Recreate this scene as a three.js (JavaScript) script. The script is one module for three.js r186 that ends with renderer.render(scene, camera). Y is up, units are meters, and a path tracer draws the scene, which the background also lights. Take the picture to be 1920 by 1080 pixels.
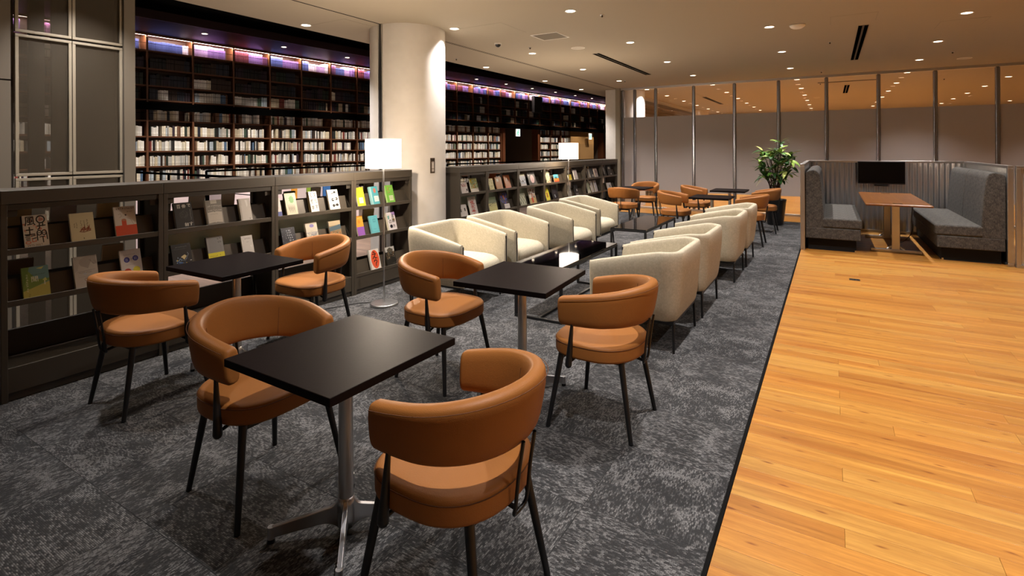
import * as THREE from 'three';
import { mergeGeometries } from 'three/addons/utils/BufferGeometryUtils.js';
import { RoundedBoxGeometry } from 'three/addons/geometries/RoundedBoxGeometry.js';
import { RectAreaLightUniformsLib } from 'three/addons/lights/RectAreaLightUniformsLib.js';

// World axes: x runs across the room (to the right), -z runs along the room (away), y is up, metres.
RectAreaLightUniformsLib.init();
const scene = new THREE.Scene();
scene.background = new THREE.Color(0x000000);
const camera = new THREE.PerspectiveCamera(57.318, 1920 / 1080, 0.05, 120);
camera.position.set(0, 1.5, 0);
camera.rotation.order = 'YXZ';
camera.rotation.set(0, THREE.MathUtils.degToRad(31.1425), -0.00448);
camera.setViewOffset(1920, 1080, 0, 260.3, 1920, 1080);
const renderer = new THREE.WebGLRenderer({ antialias: true });
renderer.toneMapping = THREE.LinearToneMapping;
renderer.toneMappingExposure = 0.86;
renderer.shadowMap.enabled = true;
const LAMP_COLOR = 0xf9f4f4;          // ceiling downlights
const LAMP_POWER = 29;                // candela of one downlight
const SHELF_LAMP_POWER = 75;          // candela of one lamp in the canopy of the tall bookcase
const CEILING = 3.045;

// ---------------------------------------------------------------- helpers
let seed = 12345;
const rnd = () => { seed = (seed * 1664525 + 1013904223) >>> 0; return seed / 4294967296; };
const rr = (a, b) => a + (b - a) * rnd();
const pick = (list) => list[Math.floor(rnd() * list.length)];
const taken = new Map();
function numbered(name) {
  const n = taken.get(name) ?? 0;
  taken.set(name, n + 1);
  return n ? name + '_' + String(n).padStart(3, '0') : name;
}
function tag(o, label, category, group) {
  o.userData.label = label; o.userData.category = category;
  if (group) o.userData.group = group;
  return o;
}
function thing(name, label, category, x = 0, y = 0, z = 0, turn = 0, group) {
  const o = new THREE.Group();
  o.name = numbered(name); o.position.set(x, y, z); o.rotation.y = turn;
  scene.add(o);
  return tag(o, label, category, group);
}
function part(name, geometry, material, parent) {
  const m = new THREE.Mesh(Array.isArray(geometry) ? merge(geometry) : geometry, material);
  m.name = parent ? name : numbered(name); m.castShadow = m.receiveShadow = true;
  (parent ?? scene).add(m);
  return m;
}
function solo(name, geometry, material, label, category, group) { return tag(part(name, geometry, material), label, category, group); }
function struct(name, geometry, material) {
  const m = part(name, geometry, material);
  m.userData.kind = 'structure';
  return m;
}
function structGroup(name) { const g = new THREE.Group(); g.name = numbered(name); g.userData.kind = 'structure'; scene.add(g); return g; }
function copyOf(root, x, y, z, turn, label, group) {
  const c = root.clone();
  c.name = numbered(root.name.replace(/_\d+$/, '')); c.userData = { ...root.userData };
  c.position.set(x, y, z); c.rotation.y = turn; scene.add(c);
  return tag(c, label, root.userData.category, group ?? root.userData.group);
}
function merge(list) {
  const flat = list.map((g) => { const n = g.index ? g.toNonIndexed() : g; for (const k of Object.keys(n.attributes)) if (!['position', 'normal', 'uv'].includes(k)) n.deleteAttribute(k); return n; });
  return mergeGeometries(flat);
}
function planar(g) {                   // uv in metres, from the side that each face looks to
  if (g.index) g = g.toNonIndexed();
  const p = g.attributes.position, n = g.attributes.normal, uv = new Float32Array(p.count * 2);
  for (let i = 0; i < p.count; i++) {
    const ax = Math.abs(n.getX(i)), ay = Math.abs(n.getY(i)), az = Math.abs(n.getZ(i));
    if (ay >= ax && ay >= az) { uv[2 * i] = p.getX(i); uv[2 * i + 1] = -p.getZ(i); }
    else if (ax >= az) { uv[2 * i] = -p.getZ(i); uv[2 * i + 1] = p.getY(i); }
    else { uv[2 * i] = p.getX(i); uv[2 * i + 1] = p.getY(i); }
  }
  g.setAttribute('uv', new THREE.BufferAttribute(uv, 2));
  return g;
}
const box = (x0, x1, y0, y1, z0, z1) => planar(new THREE.BoxGeometry(x1 - x0, y1 - y0, z1 - z0).translate((x0 + x1) / 2, (y0 + y1) / 2, (z0 + z1) / 2));
const rbox = (x0, x1, y0, y1, z0, z1, r = 0.005, s = 2) => planar(new RoundedBoxGeometry(Math.abs(x1 - x0), Math.abs(y1 - y0), Math.abs(z1 - z0), s, r).translate((x0 + x1) / 2, (y0 + y1) / 2, (z0 + z1) / 2));
// the same, given across (b) and along (a) the room
const room = (b0, b1, a0, a1, y0, y1) => box(b0, b1, y0, y1, -a1, -a0);
const rroom = (b0, b1, a0, a1, y0, y1, r, s) => rbox(b0, b1, y0, y1, -a1, -a0, r, s);
const V = (x, y, z) => new THREE.Vector3(x, y, z);
const cyl = (r0, r1, h, x, y, z, n = 20) => new THREE.CylinderGeometry(r1, r0, h, n).translate(x, y + h / 2, z);
function rod(a, b, r0, r1 = r0, n = 10) {      // a tapered round bar between two points
  const d = b.clone().sub(a), g = new THREE.CylinderGeometry(r1, r0, d.length(), n);
  g.applyQuaternion(new THREE.Quaternion().setFromUnitVectors(V(0, 1, 0), d.clone().normalize()));
  return g.translate((a.x + b.x) / 2, (a.y + b.y) / 2, (a.z + b.z) / 2);
}
const tube = (points, r, n = 32, s = 8, closed = false) => new THREE.TubeGeometry(new THREE.CatmullRomCurve3(points, closed), n, r, s, closed);
function loft(rings, closeEnds = true) {       // rings: arrays of the same number of points, each ring closed
  const m = rings.length, n = rings[0].length, pos = [], uv = [], idx = [];
  let along = 0;
  for (let i = 0; i < m; i++) {
    if (i) along += rings[i][0].distanceTo(rings[i - 1][0]);
    let round = 0;
    for (let j = 0; j <= n; j++) {
      const q = rings[i][j % n];
      if (j) round += q.distanceTo(rings[i][j - 1]);
      pos.push(q.x, q.y, q.z); uv.push(along, round);
    }
  }
  for (let i = 0; i < m - 1; i++) for (let j = 0; j < n; j++) {
    const a = i * (n + 1) + j, b = a + n + 1;
    idx.push(a, b, a + 1, b, b + 1, a + 1);
  }
  if (closeEnds) for (const i of [0, m - 1]) {
    const c = rings[i].reduce((s, q) => s.add(q), V(0, 0, 0)).multiplyScalar(1 / n), k = pos.length / 3;
    pos.push(c.x, c.y, c.z); uv.push(0, 0);
    for (let j = 0; j < n; j++) { const a = i * (n + 1) + j; if (i) idx.push(a, k, a + 1); else idx.push(a, a + 1, k); }
  }
  const g = new THREE.BufferGeometry();
  g.setAttribute('position', new THREE.Float32BufferAttribute(pos, 3));
  g.setAttribute('uv', new THREE.Float32BufferAttribute(uv, 2));
  g.setIndex(idx); g.computeVertexNormals();
  const nn = g.attributes.normal;                // smooth over the seam of the rings
  for (let i = 0; i < m; i++) {
    const a = i * (n + 1), b = a + n, s = V(nn.getX(a) + nn.getX(b), nn.getY(a) + nn.getY(b), nn.getZ(a) + nn.getZ(b)).normalize();
    nn.setXYZ(a, s.x, s.y, s.z); nn.setXYZ(b, s.x, s.y, s.z);
  }
  return g;
}
// ---------------------------------------------------------------- textures
function hash2(x, y, k) { let h = Math.imul(x, 374761393) ^ Math.imul(y, 668265263) ^ Math.imul(k, 2246822519); h = Math.imul(h ^ (h >>> 13), 1274126177); return ((h ^ (h >>> 16)) >>> 0) / 4294967296; }
function noise(x, y, px, py, k) {               // value noise that repeats after px, py cells
  const x0 = Math.floor(x), y0 = Math.floor(y), fx = x - x0, fy = y - y0, u = fx * fx * (3 - 2 * fx), v = fy * fy * (3 - 2 * fy);
  const m = (a, p) => ((a % p) + p) % p, xa = m(x0, px), xb = m(x0 + 1, px), ya = m(y0, py), yb = m(y0 + 1, py);
  return (hash2(xa, ya, k) * (1 - u) + hash2(xb, ya, k) * u) * (1 - v) + (hash2(xa, yb, k) * (1 - u) + hash2(xb, yb, k) * u) * v;
}
function dataMap(size, fn, srgb, repeat = 1) {
  const d = new Uint8Array(size * size * 4);
  for (let y = 0, o = 0; y < size; y++) for (let x = 0; x < size; x++, o += 4) {
    const c = fn(x / size, y / size, x, y);
    if (typeof c === 'number') d[o] = d[o + 1] = d[o + 2] = Math.max(0, Math.min(255, c * 255));
    else for (let k = 0; k < 3; k++) d[o + k] = Math.max(0, Math.min(255, c[k]));
    d[o + 3] = 255;
  }
  const t = new THREE.DataTexture(d, size, size);
  t.wrapS = t.wrapT = THREE.RepeatWrapping; t.magFilter = THREE.LinearFilter; t.minFilter = THREE.LinearMipmapLinearFilter;
  if (srgb) t.colorSpace = THREE.SRGBColorSpace;
  t.repeat.set(repeat, repeat); t.needsUpdate = true;
  return t;
}
const mix = (a, b, t) => a + (b - a) * t;
const mix3 = (a, b, t) => [mix(a[0], b[0], t), mix(a[1], b[1], t), mix(a[2], b[2], t)];
// woven carpet: short light dashes on dark yarn, denser and thinner in patches; one repeat is one metre
const carpetMap = dataMap(1024, (u, v, x, y) => {
  const row = Math.floor(y / 6), shift = Math.floor(hash2(row, 3, 5) * 15), cx = Math.floor(((x + shift) % 1024) / 15);
  const patch = 0.34 * noise(u * 8, v * 8, 8, 8, 1) + 0.33 * noise(u * 26, v * 40, 26, 40, 2) + 0.33 * noise(u * 75, v * 120, 75, 120, 3);
  const r = hash2(cx, row, 7), gap = y % 6 < 2 || (x + shift) % 15 < 2 ? 0.5 : 1;
  const lit = Math.max(0, Math.min(1, (patch - 0.5) * 1.9 + (r - 0.5) * 1.15 + 0.34));
  const c = (29 + lit * 76) * gap + hash2(x, y, 9) * 12;
  return [c, c * 0.985, c * 0.965];
}, true);
// oak: grain along u; one repeat is two metres long and one metre wide
const woodMap = dataMap(1024, (u, v, x, y) => {
  const warp = noise(u * 6, v * 14, 6, 14, 11) * 0.05;
  const fine = 0.6 * noise(u * 14, v * 260, 14, 260, 12) + 0.4 * noise(u * 90, v * 400, 90, 400, 17), mid = noise(u * 5, (v + warp) * 60, 5, 60, 13), broad = noise(u * 3, v * 9, 3, 9, 14);
  let c = mix3([138, 90, 42], [192, 139, 78], 0.5 * fine + 0.36 * mid + 0.22 * broad);
  const red = noise(u * 4, v * 24, 4, 24, 15);
  if (red > 0.6) c = mix3(c, [142, 84, 36], (red - 0.6) * 1.3);
  const pale = noise(u * 2, v * 33, 2, 33, 16);
  if (pale > 0.72) c = mix3(c, [212, 164, 96], (pale - 0.72) * 1.8);
  const kx = u * 7, ky = v * 11, ix = Math.floor(kx), iy = Math.floor(ky);      // knots
  for (let i = -1; i <= 1; i++) for (let j = -1; j <= 1; j++) {
    const gx = (ix + i + 7) % 7, gy = (iy + j + 11) % 11;
    if (hash2(gx, gy, 21) > 0.5) continue;
    const dx = (kx - ix - i - hash2(gx, gy, 22)) * 2.1, dy = (ky - iy - j - hash2(gx, gy, 23)) * 7;
    const wob = (noise(u * 60, v * 120, 60, 120, 24) - 0.5) * 0.25, d = Math.hypot(dx * 1.6, dy * 0.55) + wob;
    if (d < 0.34) c = mix3(c, [104, 54, 20], (0.34 - d) * 2.6);
  }
  const crack = noise(u * 9, v * 170, 9, 170, 25);
  if (crack > 0.93) c = mix3(c, [120, 70, 32], (crack - 0.93) * 5);
  return [c[0] * 0.98, c[1] * 0.995, c[2] * 0.82];
}, true);
woodMap.repeat.set(0.5, 1);
const speckle = dataMap(256, (u, v, x, y) => 0.5 + 0.5 * (hash2(x, y, 31) - 0.5) + 0.3 * (noise(u * 40, v * 40, 40, 40, 32) - 0.5), false, 5);
const leatherBump = dataMap(256, (u, v) => 0.6 * noise(u * 90, v * 90, 90, 90, 33) + 0.4 * noise(u * 40, v * 40, 40, 40, 34), false, 8);
const weave = (lo, hi, k, repeat) => dataMap(256, (u, v, x, y) => {
  const t = 0.45 * hash2(x >> 1, y, k) + 0.3 * noise(u * 90, v * 24, 90, 24, k + 1) + 0.25 * noise(u * 16, v * 16, 16, 16, k + 2);
  return mix3(lo, hi, t);
}, true, repeat);
const creamMap = weave([158, 148, 124], [204, 193, 168], 41, 5);
const greyMap = weave([22, 21, 19], [118, 112, 102], 45, 3);
const plasterMap = dataMap(256, (u, v) => { const t = noise(u * 30, v * 30, 30, 30, 51) * 0.5 + noise(u * 90, v * 90, 90, 90, 52) * 0.5; return mix3([214, 207, 196], [224, 217, 207], t); }, true, 0.7);
const hallFloorMap = dataMap(512, (u, v) => { const g = noise(u * 4, v * 60, 4, 60, 61) * 0.6 + noise(u * 18, v * 200, 18, 200, 62) * 0.4; return mix3([54, 40, 30], [104, 82, 64], g); }, true, 0.7);
const meshAlpha = dataMap(256, (u, v) => {       // expanded metal, diamonds of 12 by 6 millimetres; a repeat is 96 mm
  const d = Math.abs(((u * 16 + v * 8) % 1 + 1) % 1 - 0.5), e = Math.abs((((u * 16 - v * 8) % 1) + 1) % 1 - 0.5);
  return Math.max(d, e) > 0.32 ? 1 : 0;
}, false, 1 / 0.096);

// ---------------------------------------------------------------- materials
const std = (color, roughness = 0.6, more = {}) => new THREE.MeshStandardMaterial({ color, roughness, ...more });
const phy = (color, roughness, more = {}) => new THREE.MeshPhysicalMaterial({ color, roughness, ...more });
const M = {
  carpet: std(0xffffff, 0.95, { map: carpetMap, bumpMap: carpetMap, bumpScale: 0.003 }),
  trim: phy(0x070605, 0.8, { specularIntensity: 0.2 }),
  ceiling: std(0xaea28d, 0.85),
  plaster: std(0xffffff, 0.8, { map: plasterMap }),
  panelWall: std(0x6c6355, 0.6),
  panelFrame: std(0x938976, 0.45),
  expanded: std(0x4f4638, 0.5, { metalness: 0.3, alphaMap: meshAlpha, alphaTest: 0.5 }),
  black: std(0x0b0a0a, 0.5),
  blackMatte: std(0x070606, 0.9),
  steelBlack: std(0x0f0f10, 0.42),
  leather: phy(0x925d2c, 0.5, { bumpMap: leatherBump, bumpScale: 0.0003, specularIntensity: 0.4 }),
  leatherSeam: std(0x5a3417, 0.85),
  cream: std(0xffffff, 0.92, { map: creamMap, bumpMap: creamMap, bumpScale: 0.0012 }),
  tableTop: phy(0x120c0b, 0.45, { bumpMap: speckle, bumpScale: 0.0002, specularIntensity: 0.13 }),
  tableEdge: std(0x120e0d, 0.5),
  alu: std(0xc4c3c1, 0.36, { metalness: 1 }),
  post: std(0x9b9da3, 0.26, { metalness: 1 }),
  aluCast: std(0xc9c9cb, 0.33, { metalness: 1 }),
  aluSheet: std(0xdcdddf, 0.4, { metalness: 1 }),
  chrome: std(0xd6d6d6, 0.12, { metalness: 1 }),
  bronze: std(0x423b31, 0.48, { metalness: 0.15 }),
  bronzeDark: std(0x342f28, 0.5, { metalness: 0.15 }),
  glassBlack: phy(0x050404, 0.04, { clearcoat: 1, clearcoatRoughness: 0.03 }),
  greenPane: phy(0xb4c6ba, 0.3, {}),
  glass: phy(0xffffff, 0.01, { transmission: 1, thickness: 0, ior: 1.5 }),
  film: std(0xa59e99, 0.75),
  grey: std(0xffffff, 0.95, { map: greyMap, bumpMap: greyMap, bumpScale: 0.0015 }),
  walnut: std(0x6a3a1c, 0.5),
  shelfWood: std(0x573219, 0.55),
  ink: phy(0x030303, 1, { specularIntensity: 0 }),
  canopy: phy(0x140a0b, 0.5, { specularIntensity: 0.12 }),
  hallFloor: std(0xffffff, 0.42, { map: hallFloorMap }),
  paper: std(0xe9e2d3, 0.85),
  screen: phy(0x040405, 0.06, {}),
  pot: std(0x0d0d0e, 0.35),
  soil: std(0x1c130d, 1),
  bark: std(0x3a2a1c, 0.9),
  doorWood: std(0x9a7445, 0.55),
  jamb: std(0x5a2f16, 0.5),
  lobby: std(0x5c4c3e, 0.8),
};
const lampGlow = std(0xffffff, 0.6, { emissive: 0xffe7c8, emissiveIntensity: 9 });

// ================================================================ the setting
// ---- carpet: loose tiles of half a metre, quarter turned one to the next
const floorBase = struct('floor', room(-4.75, -0.379, -4.2, 12.05, -0.16, -0.008), M.blackMatte);
{
  const quads = [];
  for (let k = 0; k < 8; k++) {
    const g = rbox(-0.2497, 0.2497, -0.0078, 0, -0.2497, 0.2497, 0.002, 1), uv = g.attributes.uv, ox = (k % 4) * 0.27, oy = (k >> 1) * 0.31;
    for (let i = 0; i < uv.count; i++) { const u = uv.getX(i), v = uv.getY(i); if (k % 2) uv.setXY(i, -v + ox, u + oy); else uv.setXY(i, u + ox, v + oy); }
    quads.push(g);
  }
  for (let r = 0; r < 23; r++) for (let c = 0; c < 9; c++) {
    const t = part('carpet_tile', quads[((r + c) % 2) + 2 * Math.floor(rnd() * 4)], M.carpet, floorBase);
    t.position.set(-0.395 - 0.25 - 0.5 * c, 0, -(0.8 + 0.5 * r));
  }
  part('carpet', room(-4.75, -0.395, -4.2, 0.5495, -0.0078, 0), M.carpet, floorBase).userData.kind = 'stuff';
}
struct('trim_1', room(-0.3945, -0.379, -4.2, 12.05, -0.008, 0.003), M.trim);
struct('trim_2', room(-4.75, -0.379, 12.0505, 12.075, -0.008, 0.003), M.trim);
// ---- oak boards
const woodTints = [0xffffff, 0xf6ead9, 0xfff1e0, 0xf0dfcb, 0xfff8ec].map((c) => std(c, 0.36, { map: woodMap }));
const oakFloor = struct('floor', [room(-0.3785, 6.6, -4.2, 26, -0.16, -0.012), room(-4.75, -0.3785, 12.0755, 26, -0.16, -0.012)], M.blackMatte);
{
  const lengths = [0.42, 0.66, 0.9, 1.2, 1.5], W = 0.115, variants = lengths.map((L) => [0, 1, 2, 3].map(() => {
    const g = rbox(0.0004, L - 0.0004, -0.0119, 0, -W / 2 + 0.0005, W / 2 - 0.0005, 0.0009, 1), uv = g.attributes.uv, ou = rnd() * 2, ov = rnd();
    for (let i = 0; i < uv.count; i++) uv.setXY(i, uv.getX(i) + ou, uv.getY(i) + ov);
    return g;
  }));
  const far = [[], [], [], [], []];
  const lay = (bStart, bEnd, aFrom, aTo, single) => {
    for (let a = aFrom; a + W < aTo + 0.01; a += W) {
      let b = bStart, first = true;
      while (b < bEnd) {
        const k = Math.floor(rnd() * (first ? 5 : 3)) + (first ? 0 : 2), L = lengths[k], g = variants[k][Math.floor(rnd() * 4)], tint = Math.floor(rnd() * 5), y = rr(-0.0005, 0);
        if (single) part('plank', g, woodTints[tint], oakFloor).position.set(b, y, -(a + W / 2));
        else far[tint].push(g.clone().translate(b, y, -(a + W / 2)));
        b += L; first = false;
      }
    }
  };
  lay(-0.378, 2.6, 1.3, 8.78, true);
  lay(-0.378, 4.5, 8.775, 13.0, false);
  lay(-4.75, 5.0, 13.0, 19.0, false);
  lay(-4.75, -1.3, 12.08, 13.0, false);
  lay(-1.3, -0.379, 12.08, 13.0, false);
  lay(2.6 + 1.5, 6.5, 1.3, 8.78, false);
  for (const f of far) part('plank_field', f, woodTints[far.indexOf(f)], oakFloor).userData.kind = 'stuff';
  part('plank_field', room(-4.75, 6.6, 19.1, 26, -0.0119, 0), woodTints[1], oakFloor).userData.kind = 'stuff';
  part('plank_field', room(-0.378, 6.6, -4.2, 1.2995, -0.0119, 0), woodTints[0], oakFloor).userData.kind = 'stuff';
}
struct('floor', room(-13.2, -4.7505, -4.2, 32, -0.16, 0), M.hallFloor);

// ---- ceilings and walls
struct('ceiling', room(-5.75, 6.8, -4.4, 26.2, CEILING, CEILING + 0.3), M.ceiling);
struct('ceiling', room(-13.4, -5.55, -4.4, 32.2, 5.6, 5.8), M.blackMatte);
struct('wall_right', room(6.6, 6.8, -4.4, 26.2, 0, CEILING), M.plaster);
struct('wall_front', room(-5.75, 6.8, -4.4, -4.2, 0, CEILING), M.plaster);
struct('wall_far', room(-5.5, 6.8, 26, 26.2, 0, CEILING), M.plaster);
struct('wall_hall', [room(-13.4, -13.2, -4.4, 32.2, 0, 5.8), room(-13.2, -5.55, -4.4, -4.2, 0, 5.8), room(-13.2, -5.55, 32, 32.2, 0, 5.8), room(-5.75, -5.55, -4.2, 32, CEILING + 0.3, 5.6)], M.blackMatte);
struct('wall_pier', room(-5.08, -4.74, 13.2, 13.5, 0, CEILING), M.plaster);
struct('wall_side', [room(-4.86, -4.76, 14.6, 26, 0, CEILING)], M.plaster);
// plain panels left of the mesh screens
const leftWall = structGroup('wall_left');
part('wall_panel', room(-5.5, -5.4, -4.2, 1.478, 0, 2.044), M.panelWall, leftWall);
part('wall_panel', room(-5.5, -5.4, -4.2, 1.478, 2.056, CEILING), M.panelWall, leftWall);
part('joint', room(-5.5, -5.42, -4.2, 1.49, 2.0, 2.1), M.black, leftWall);
part('pillar', room(-5.56, -5.37, 2.228, 2.315, 0, CEILING), M.panelWall, leftWall);
part('backing', [room(-5.64, -5.6, 1.645, 1.745, 0, CEILING), room(-5.64, -5.6, 1.795, 2.3, 0, CEILING), room(-5.64, -5.42, 1.48, 1.5, 0, CEILING)], std(0x4d463c, 0.7), leftWall);
{
  const rowsY = [[0.02, 1.29, 'lowest'], [1.305, 2.415, 'middle'], [2.43, CEILING - 0.005, 'topmost']], cols = [[1.5, 1.857, 'left'], [1.861, 2.224, 'right']];
  for (const [y0, y1, h] of rowsY) for (const [a0, a1, s] of cols) {
    const t = thing('mesh_screen', `${h} ${s} framed panel of brownish expanded metal mesh beside the grey pillar`, 'mesh panel', -5.4, y0, -(a0 + a1) / 2, 0, 'mesh screens of the left wall');
    const w = (a1 - a0) / 2, hh = y1 - y0, f = 0.022;
    part('frame', [rbox(-0.02, 0.012, 0, f, -w, w, 0.003, 1), rbox(-0.02, 0.012, hh - f, hh, -w, w, 0.003, 1), rbox(-0.02, 0.012, f, hh - f, -w, -w + f, 0.003, 1), rbox(-0.02, 0.012, f, hh - f, w - f, w, 0.003, 1)], M.panelFrame, t);
    part('mesh_sheet', box(-0.006, -0.004, f, hh - f, -w + f, w - f), M.expanded, t);
  }
}
// ---- round columns on the track line
const TRACK = -4.727;
for (const [i, a] of [5.2, 13.85, 22.5].entries()) {
  const c = struct('column', cyl(0.484, 0.484, CEILING, TRACK, 0, -a, 72), M.plaster);
  if (i === 0) part('channel', [room(TRACK - 0.03, TRACK - 0.012, a - 0.5, a - 0.47, 0, CEILING), room(TRACK + 0.012, TRACK + 0.03, a - 0.5, a - 0.47, 0, CEILING), ], M.alu, c);
  if (i === 0) part('slot', room(TRACK - 0.012, TRACK + 0.012, a - 0.492, a - 0.47, 0, CEILING), M.black, c);
}
struct('trim_3', [room(TRACK - 0.014, TRACK + 0.004, -4.2, 4.73, CEILING - 0.002, CEILING + 0.02), room(TRACK - 0.014, TRACK - 0.004, 5.68, 13.1, CEILING - 0.002, CEILING + 0.02), room(TRACK + 0.022, TRACK + 0.032, 5.68, 13.1, CEILING - 0.002, CEILING + 0.02)], M.trim);

// ---- glass partition with its posts, rails and obscuring film
{
  const A = 13.05, w = structGroup('wall_back'), posts = [-4.55, -4.24, -3.706];
  for (let k = 1; k <= 10; k++) posts.push(-3.706 + 0.9095 * k);
  part('top_rail', room(-4.6, 6.6, A - 0.04, A + 0.04, CEILING - 0.05, CEILING), M.alu, w);
  part('bottom_rail', rroom(-4.6, 6.6, A - 0.035, A + 0.035, 0, 0.05, 0.006, 1), M.alu, w);
  part('jamb', room(-4.72, -4.6, A - 0.1, A + 0.1, 0, CEILING), M.panelFrame, w);
  for (const b of posts) part('post', rroom(b - 0.036, b + 0.036, A - 0.045, A + 0.045, 0.05, CEILING - 0.05, 0.022, 3), M.post, w);
  for (let i = 0; i < posts.length - 1; i++) {
    const b0 = posts[i] + 0.036, b1 = posts[i + 1] - 0.036;
    part('pane', room(b0, b1, A - 0.005, A - 0.0045, 0.05, CEILING - 0.05), M.glass, w);
    part('film', room(b0, b1, A - 0.012, A - 0.007, 0.44, 2.292), M.film, w);
  }
}
{
  const flatSlat = [std(0x5f5140, 0.5), std(0x746450, 0.5)];
  const t = thing('louvre_wall', 'brown wall of horizontal louvre slats beyond the glass partition', 'louvre', -4.74, 0, -18.5);
  for (let k = 0; k < 29; k++) part('slat', new THREE.BoxGeometry(0.018, 0.092, 6.6).rotateZ(-0.22).translate(0.02, 0.08 + k * 0.1, 0), k % 3 ? flatSlat[0] : flatSlat[1], t);
}

// ================================================================ ceiling fittings
const discGeo = new THREE.CylinderGeometry(0.052, 0.052, 0.006, 32), ringGeo = new THREE.LatheGeometry([[0.053, -0.002], [0.066, -0.004], [0.07, 0.002], [0.053, 0.002]].map((p) => new THREE.Vector2(...p)), 36);
const ringMat = std(0xf0ebe2, 0.5);
function downlight(b, a, label, group, power = LAMP_POWER, y = CEILING, angle = 0.9, penumbra = 1, color = LAMP_COLOR, s = 1) {
  const t = thing('ceiling_downlight', label, 'downlight', b, y, -a, 0, group);
  const d = part('lamp_disc', discGeo, lampGlow, t); d.position.y = -0.001; d.scale.set(s, 1, s);
  const r = part('trim_ring', ringGeo, ringMat, t); r.position.y = -0.002; r.scale.set(s, 1, s);
  const l = new THREE.SpotLight(color, power, 0, angle, penumbra, 2);
  l.position.set(0, -0.012, 0); l.target.position.set(0, -3, 0); l.castShadow = true; l.shadow.radius = 1.0;
  l.name = 'lamp_light'; t.add(l, l.target);
  return t;
}
{
  const rowName = (b) => (b < -4.8 ? 'over the corridor' : b < -3 ? 'over the display bookcases' : b < -1.5 ? 'over the armchairs' : b < 0 ? 'along the edge of the carpet' : b < 2 ? 'over the wooden floor' : 'at the right over the wooden floor');
  const cols = [-4.11, -2.485, -0.66], ord = ['nearest', 'second', 'third', 'fourth'];
  for (const b of cols) for (const [k, a] of [-2.73, -0.7, 1.33, 3.36, 5.39, 7.45, 9.48, 11.53].entries()) {
    if (a < 1 || (b < -1 && b > -3 && a < 3)) continue;
    downlight(b, a, k < 4 ? `round recessed downlight ${rowName(b)}, above the camera` : `${ord[k - 4]} round recessed downlight in the row ${rowName(b)}`, 'downlights of the lounge', b < -3 && a < 2 ? LAMP_POWER * 0.55 : LAMP_POWER);
  }
  for (const [k, a] of [0.3, 2.2, 4.1, 6.0, 7.89, 9.79, 11.67].entries()) downlight(1.348, a, k < 4 ? 'round recessed downlight over the wooden floor, above the camera' : `${ord[k - 4]} round recessed downlight in the row over the wooden floor`, 'downlights of the lounge');
  for (const a of [2.2, 5.39, 8.5, 11.53]) downlight(3.6, a, 'round recessed downlight at the right over the wooden floor, outside the picture', 'downlights of the lounge');
  for (const [k, a] of [4.26, 8.24, 10.63, 12.66, 6.25].entries()) downlight(-5.54, a, k < 4 ? `${ord[k]} round recessed downlight in the row over the corridor behind the bookcases` : 'round recessed downlight over the corridor, outside the picture or behind the column', 'downlights over the corridor');
  downlight(-4.95, 1.9, 'round recessed downlight between the far left bookcase and the mesh panelled wall, outside the picture', 'downlights over the corridor', LAMP_POWER * 0.6);
  const bc = [-4.09, -2.45, -0.64, 1.36, 3.355, 5.14], bn = ['beside the round columns', 'second row from the columns', 'third row from the columns', 'fourth row from the columns', 'fifth row from the columns', 'rightmost row'];
  for (const [i, b] of bc.entries()) for (const [k, a] of [13.5, 15.55, 17.62, 19.62, 21.64, 23.68].entries()) {
    if ((i >= 4 && k < 1) || (i === 5 && k < 5) || (i === 0 && k === 0)) continue;
    downlight(b, a, `round downlight beyond the glass, ${bn[i]}, ${['nearest', 'second', 'third', 'fourth', 'fifth', 'farthest'][k]}`, 'downlights beyond the glass');
  }
  downlight(-4.1, 13.62, 'round downlight right behind the glass, washing the white column', 'downlights beyond the glass');
}
// long air slots, grille, hatches, detectors, camera, sprinklers
function airSlot(b, a0, a1, label, across) {
  const t = thing('air_slot', label, 'air slot', b, CEILING, -(a0 + a1) / 2, across ? Math.PI / 2 : 0);
  const L = (a1 - a0) / 2;
  for (const s of [-1, 1]) part('slot', box(s * 0.032 - 0.02, s * 0.032 + 0.02, -0.004, 0.004, -L, L), M.ink, t);
  part('frame', [box(-0.011, 0.011, -0.005, 0.003, -L, L), box(-0.056, -0.0525, -0.005, 0.003, -L, L), box(0.0525, 0.056, -0.005, 0.003, -L, L), box(-0.056, 0.056, -0.005, 0.003, -L - 0.004, -L), box(-0.056, 0.056, -0.005, 0.003, L, L + 0.004)], std(0x4f473c, 0.6), t);
}
airSlot(-3.25, 8.02, 10.9, 'long dark air slot in the ceiling over the display bookcases');
airSlot(0.365, 7.99, 11.03, 'long dark air slot in the ceiling over the wooden floor');
airSlot(0.36, 15.4, 17.6, 'dark air slot in the ceiling beyond the glass partition');
airSlot(-3.25, 16.6, 19.6, 'dark air slot beyond the glass beside the louvre wall');
airSlot(0.35, 13.9, 15.1, 'dark air slot lying across the ceiling right behind the glass', true);
airSlot(0.28, 6.05, 6.62, 'short dark slotted outlet at the top edge of the picture', true);
{
  const t = thing('air_grille', 'square brown perforated air grille flush with the ceiling', 'grille', -3.28, CEILING, -6.45);
  part('frame', [box(-0.2, 0.2, -0.006, 0.002, -0.2, -0.185), box(-0.2, 0.2, -0.006, 0.002, 0.185, 0.2), box(-0.2, -0.185, -0.006, 0.002, -0.185, 0.185), box(0.185, 0.2, -0.006, 0.002, -0.185, 0.185)], ringMat, t);
  part('grille_plate', box(-0.185, 0.185, -0.003, 0.002, -0.185, 0.185), std(0x6f6046, 0.7), t);
}
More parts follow.
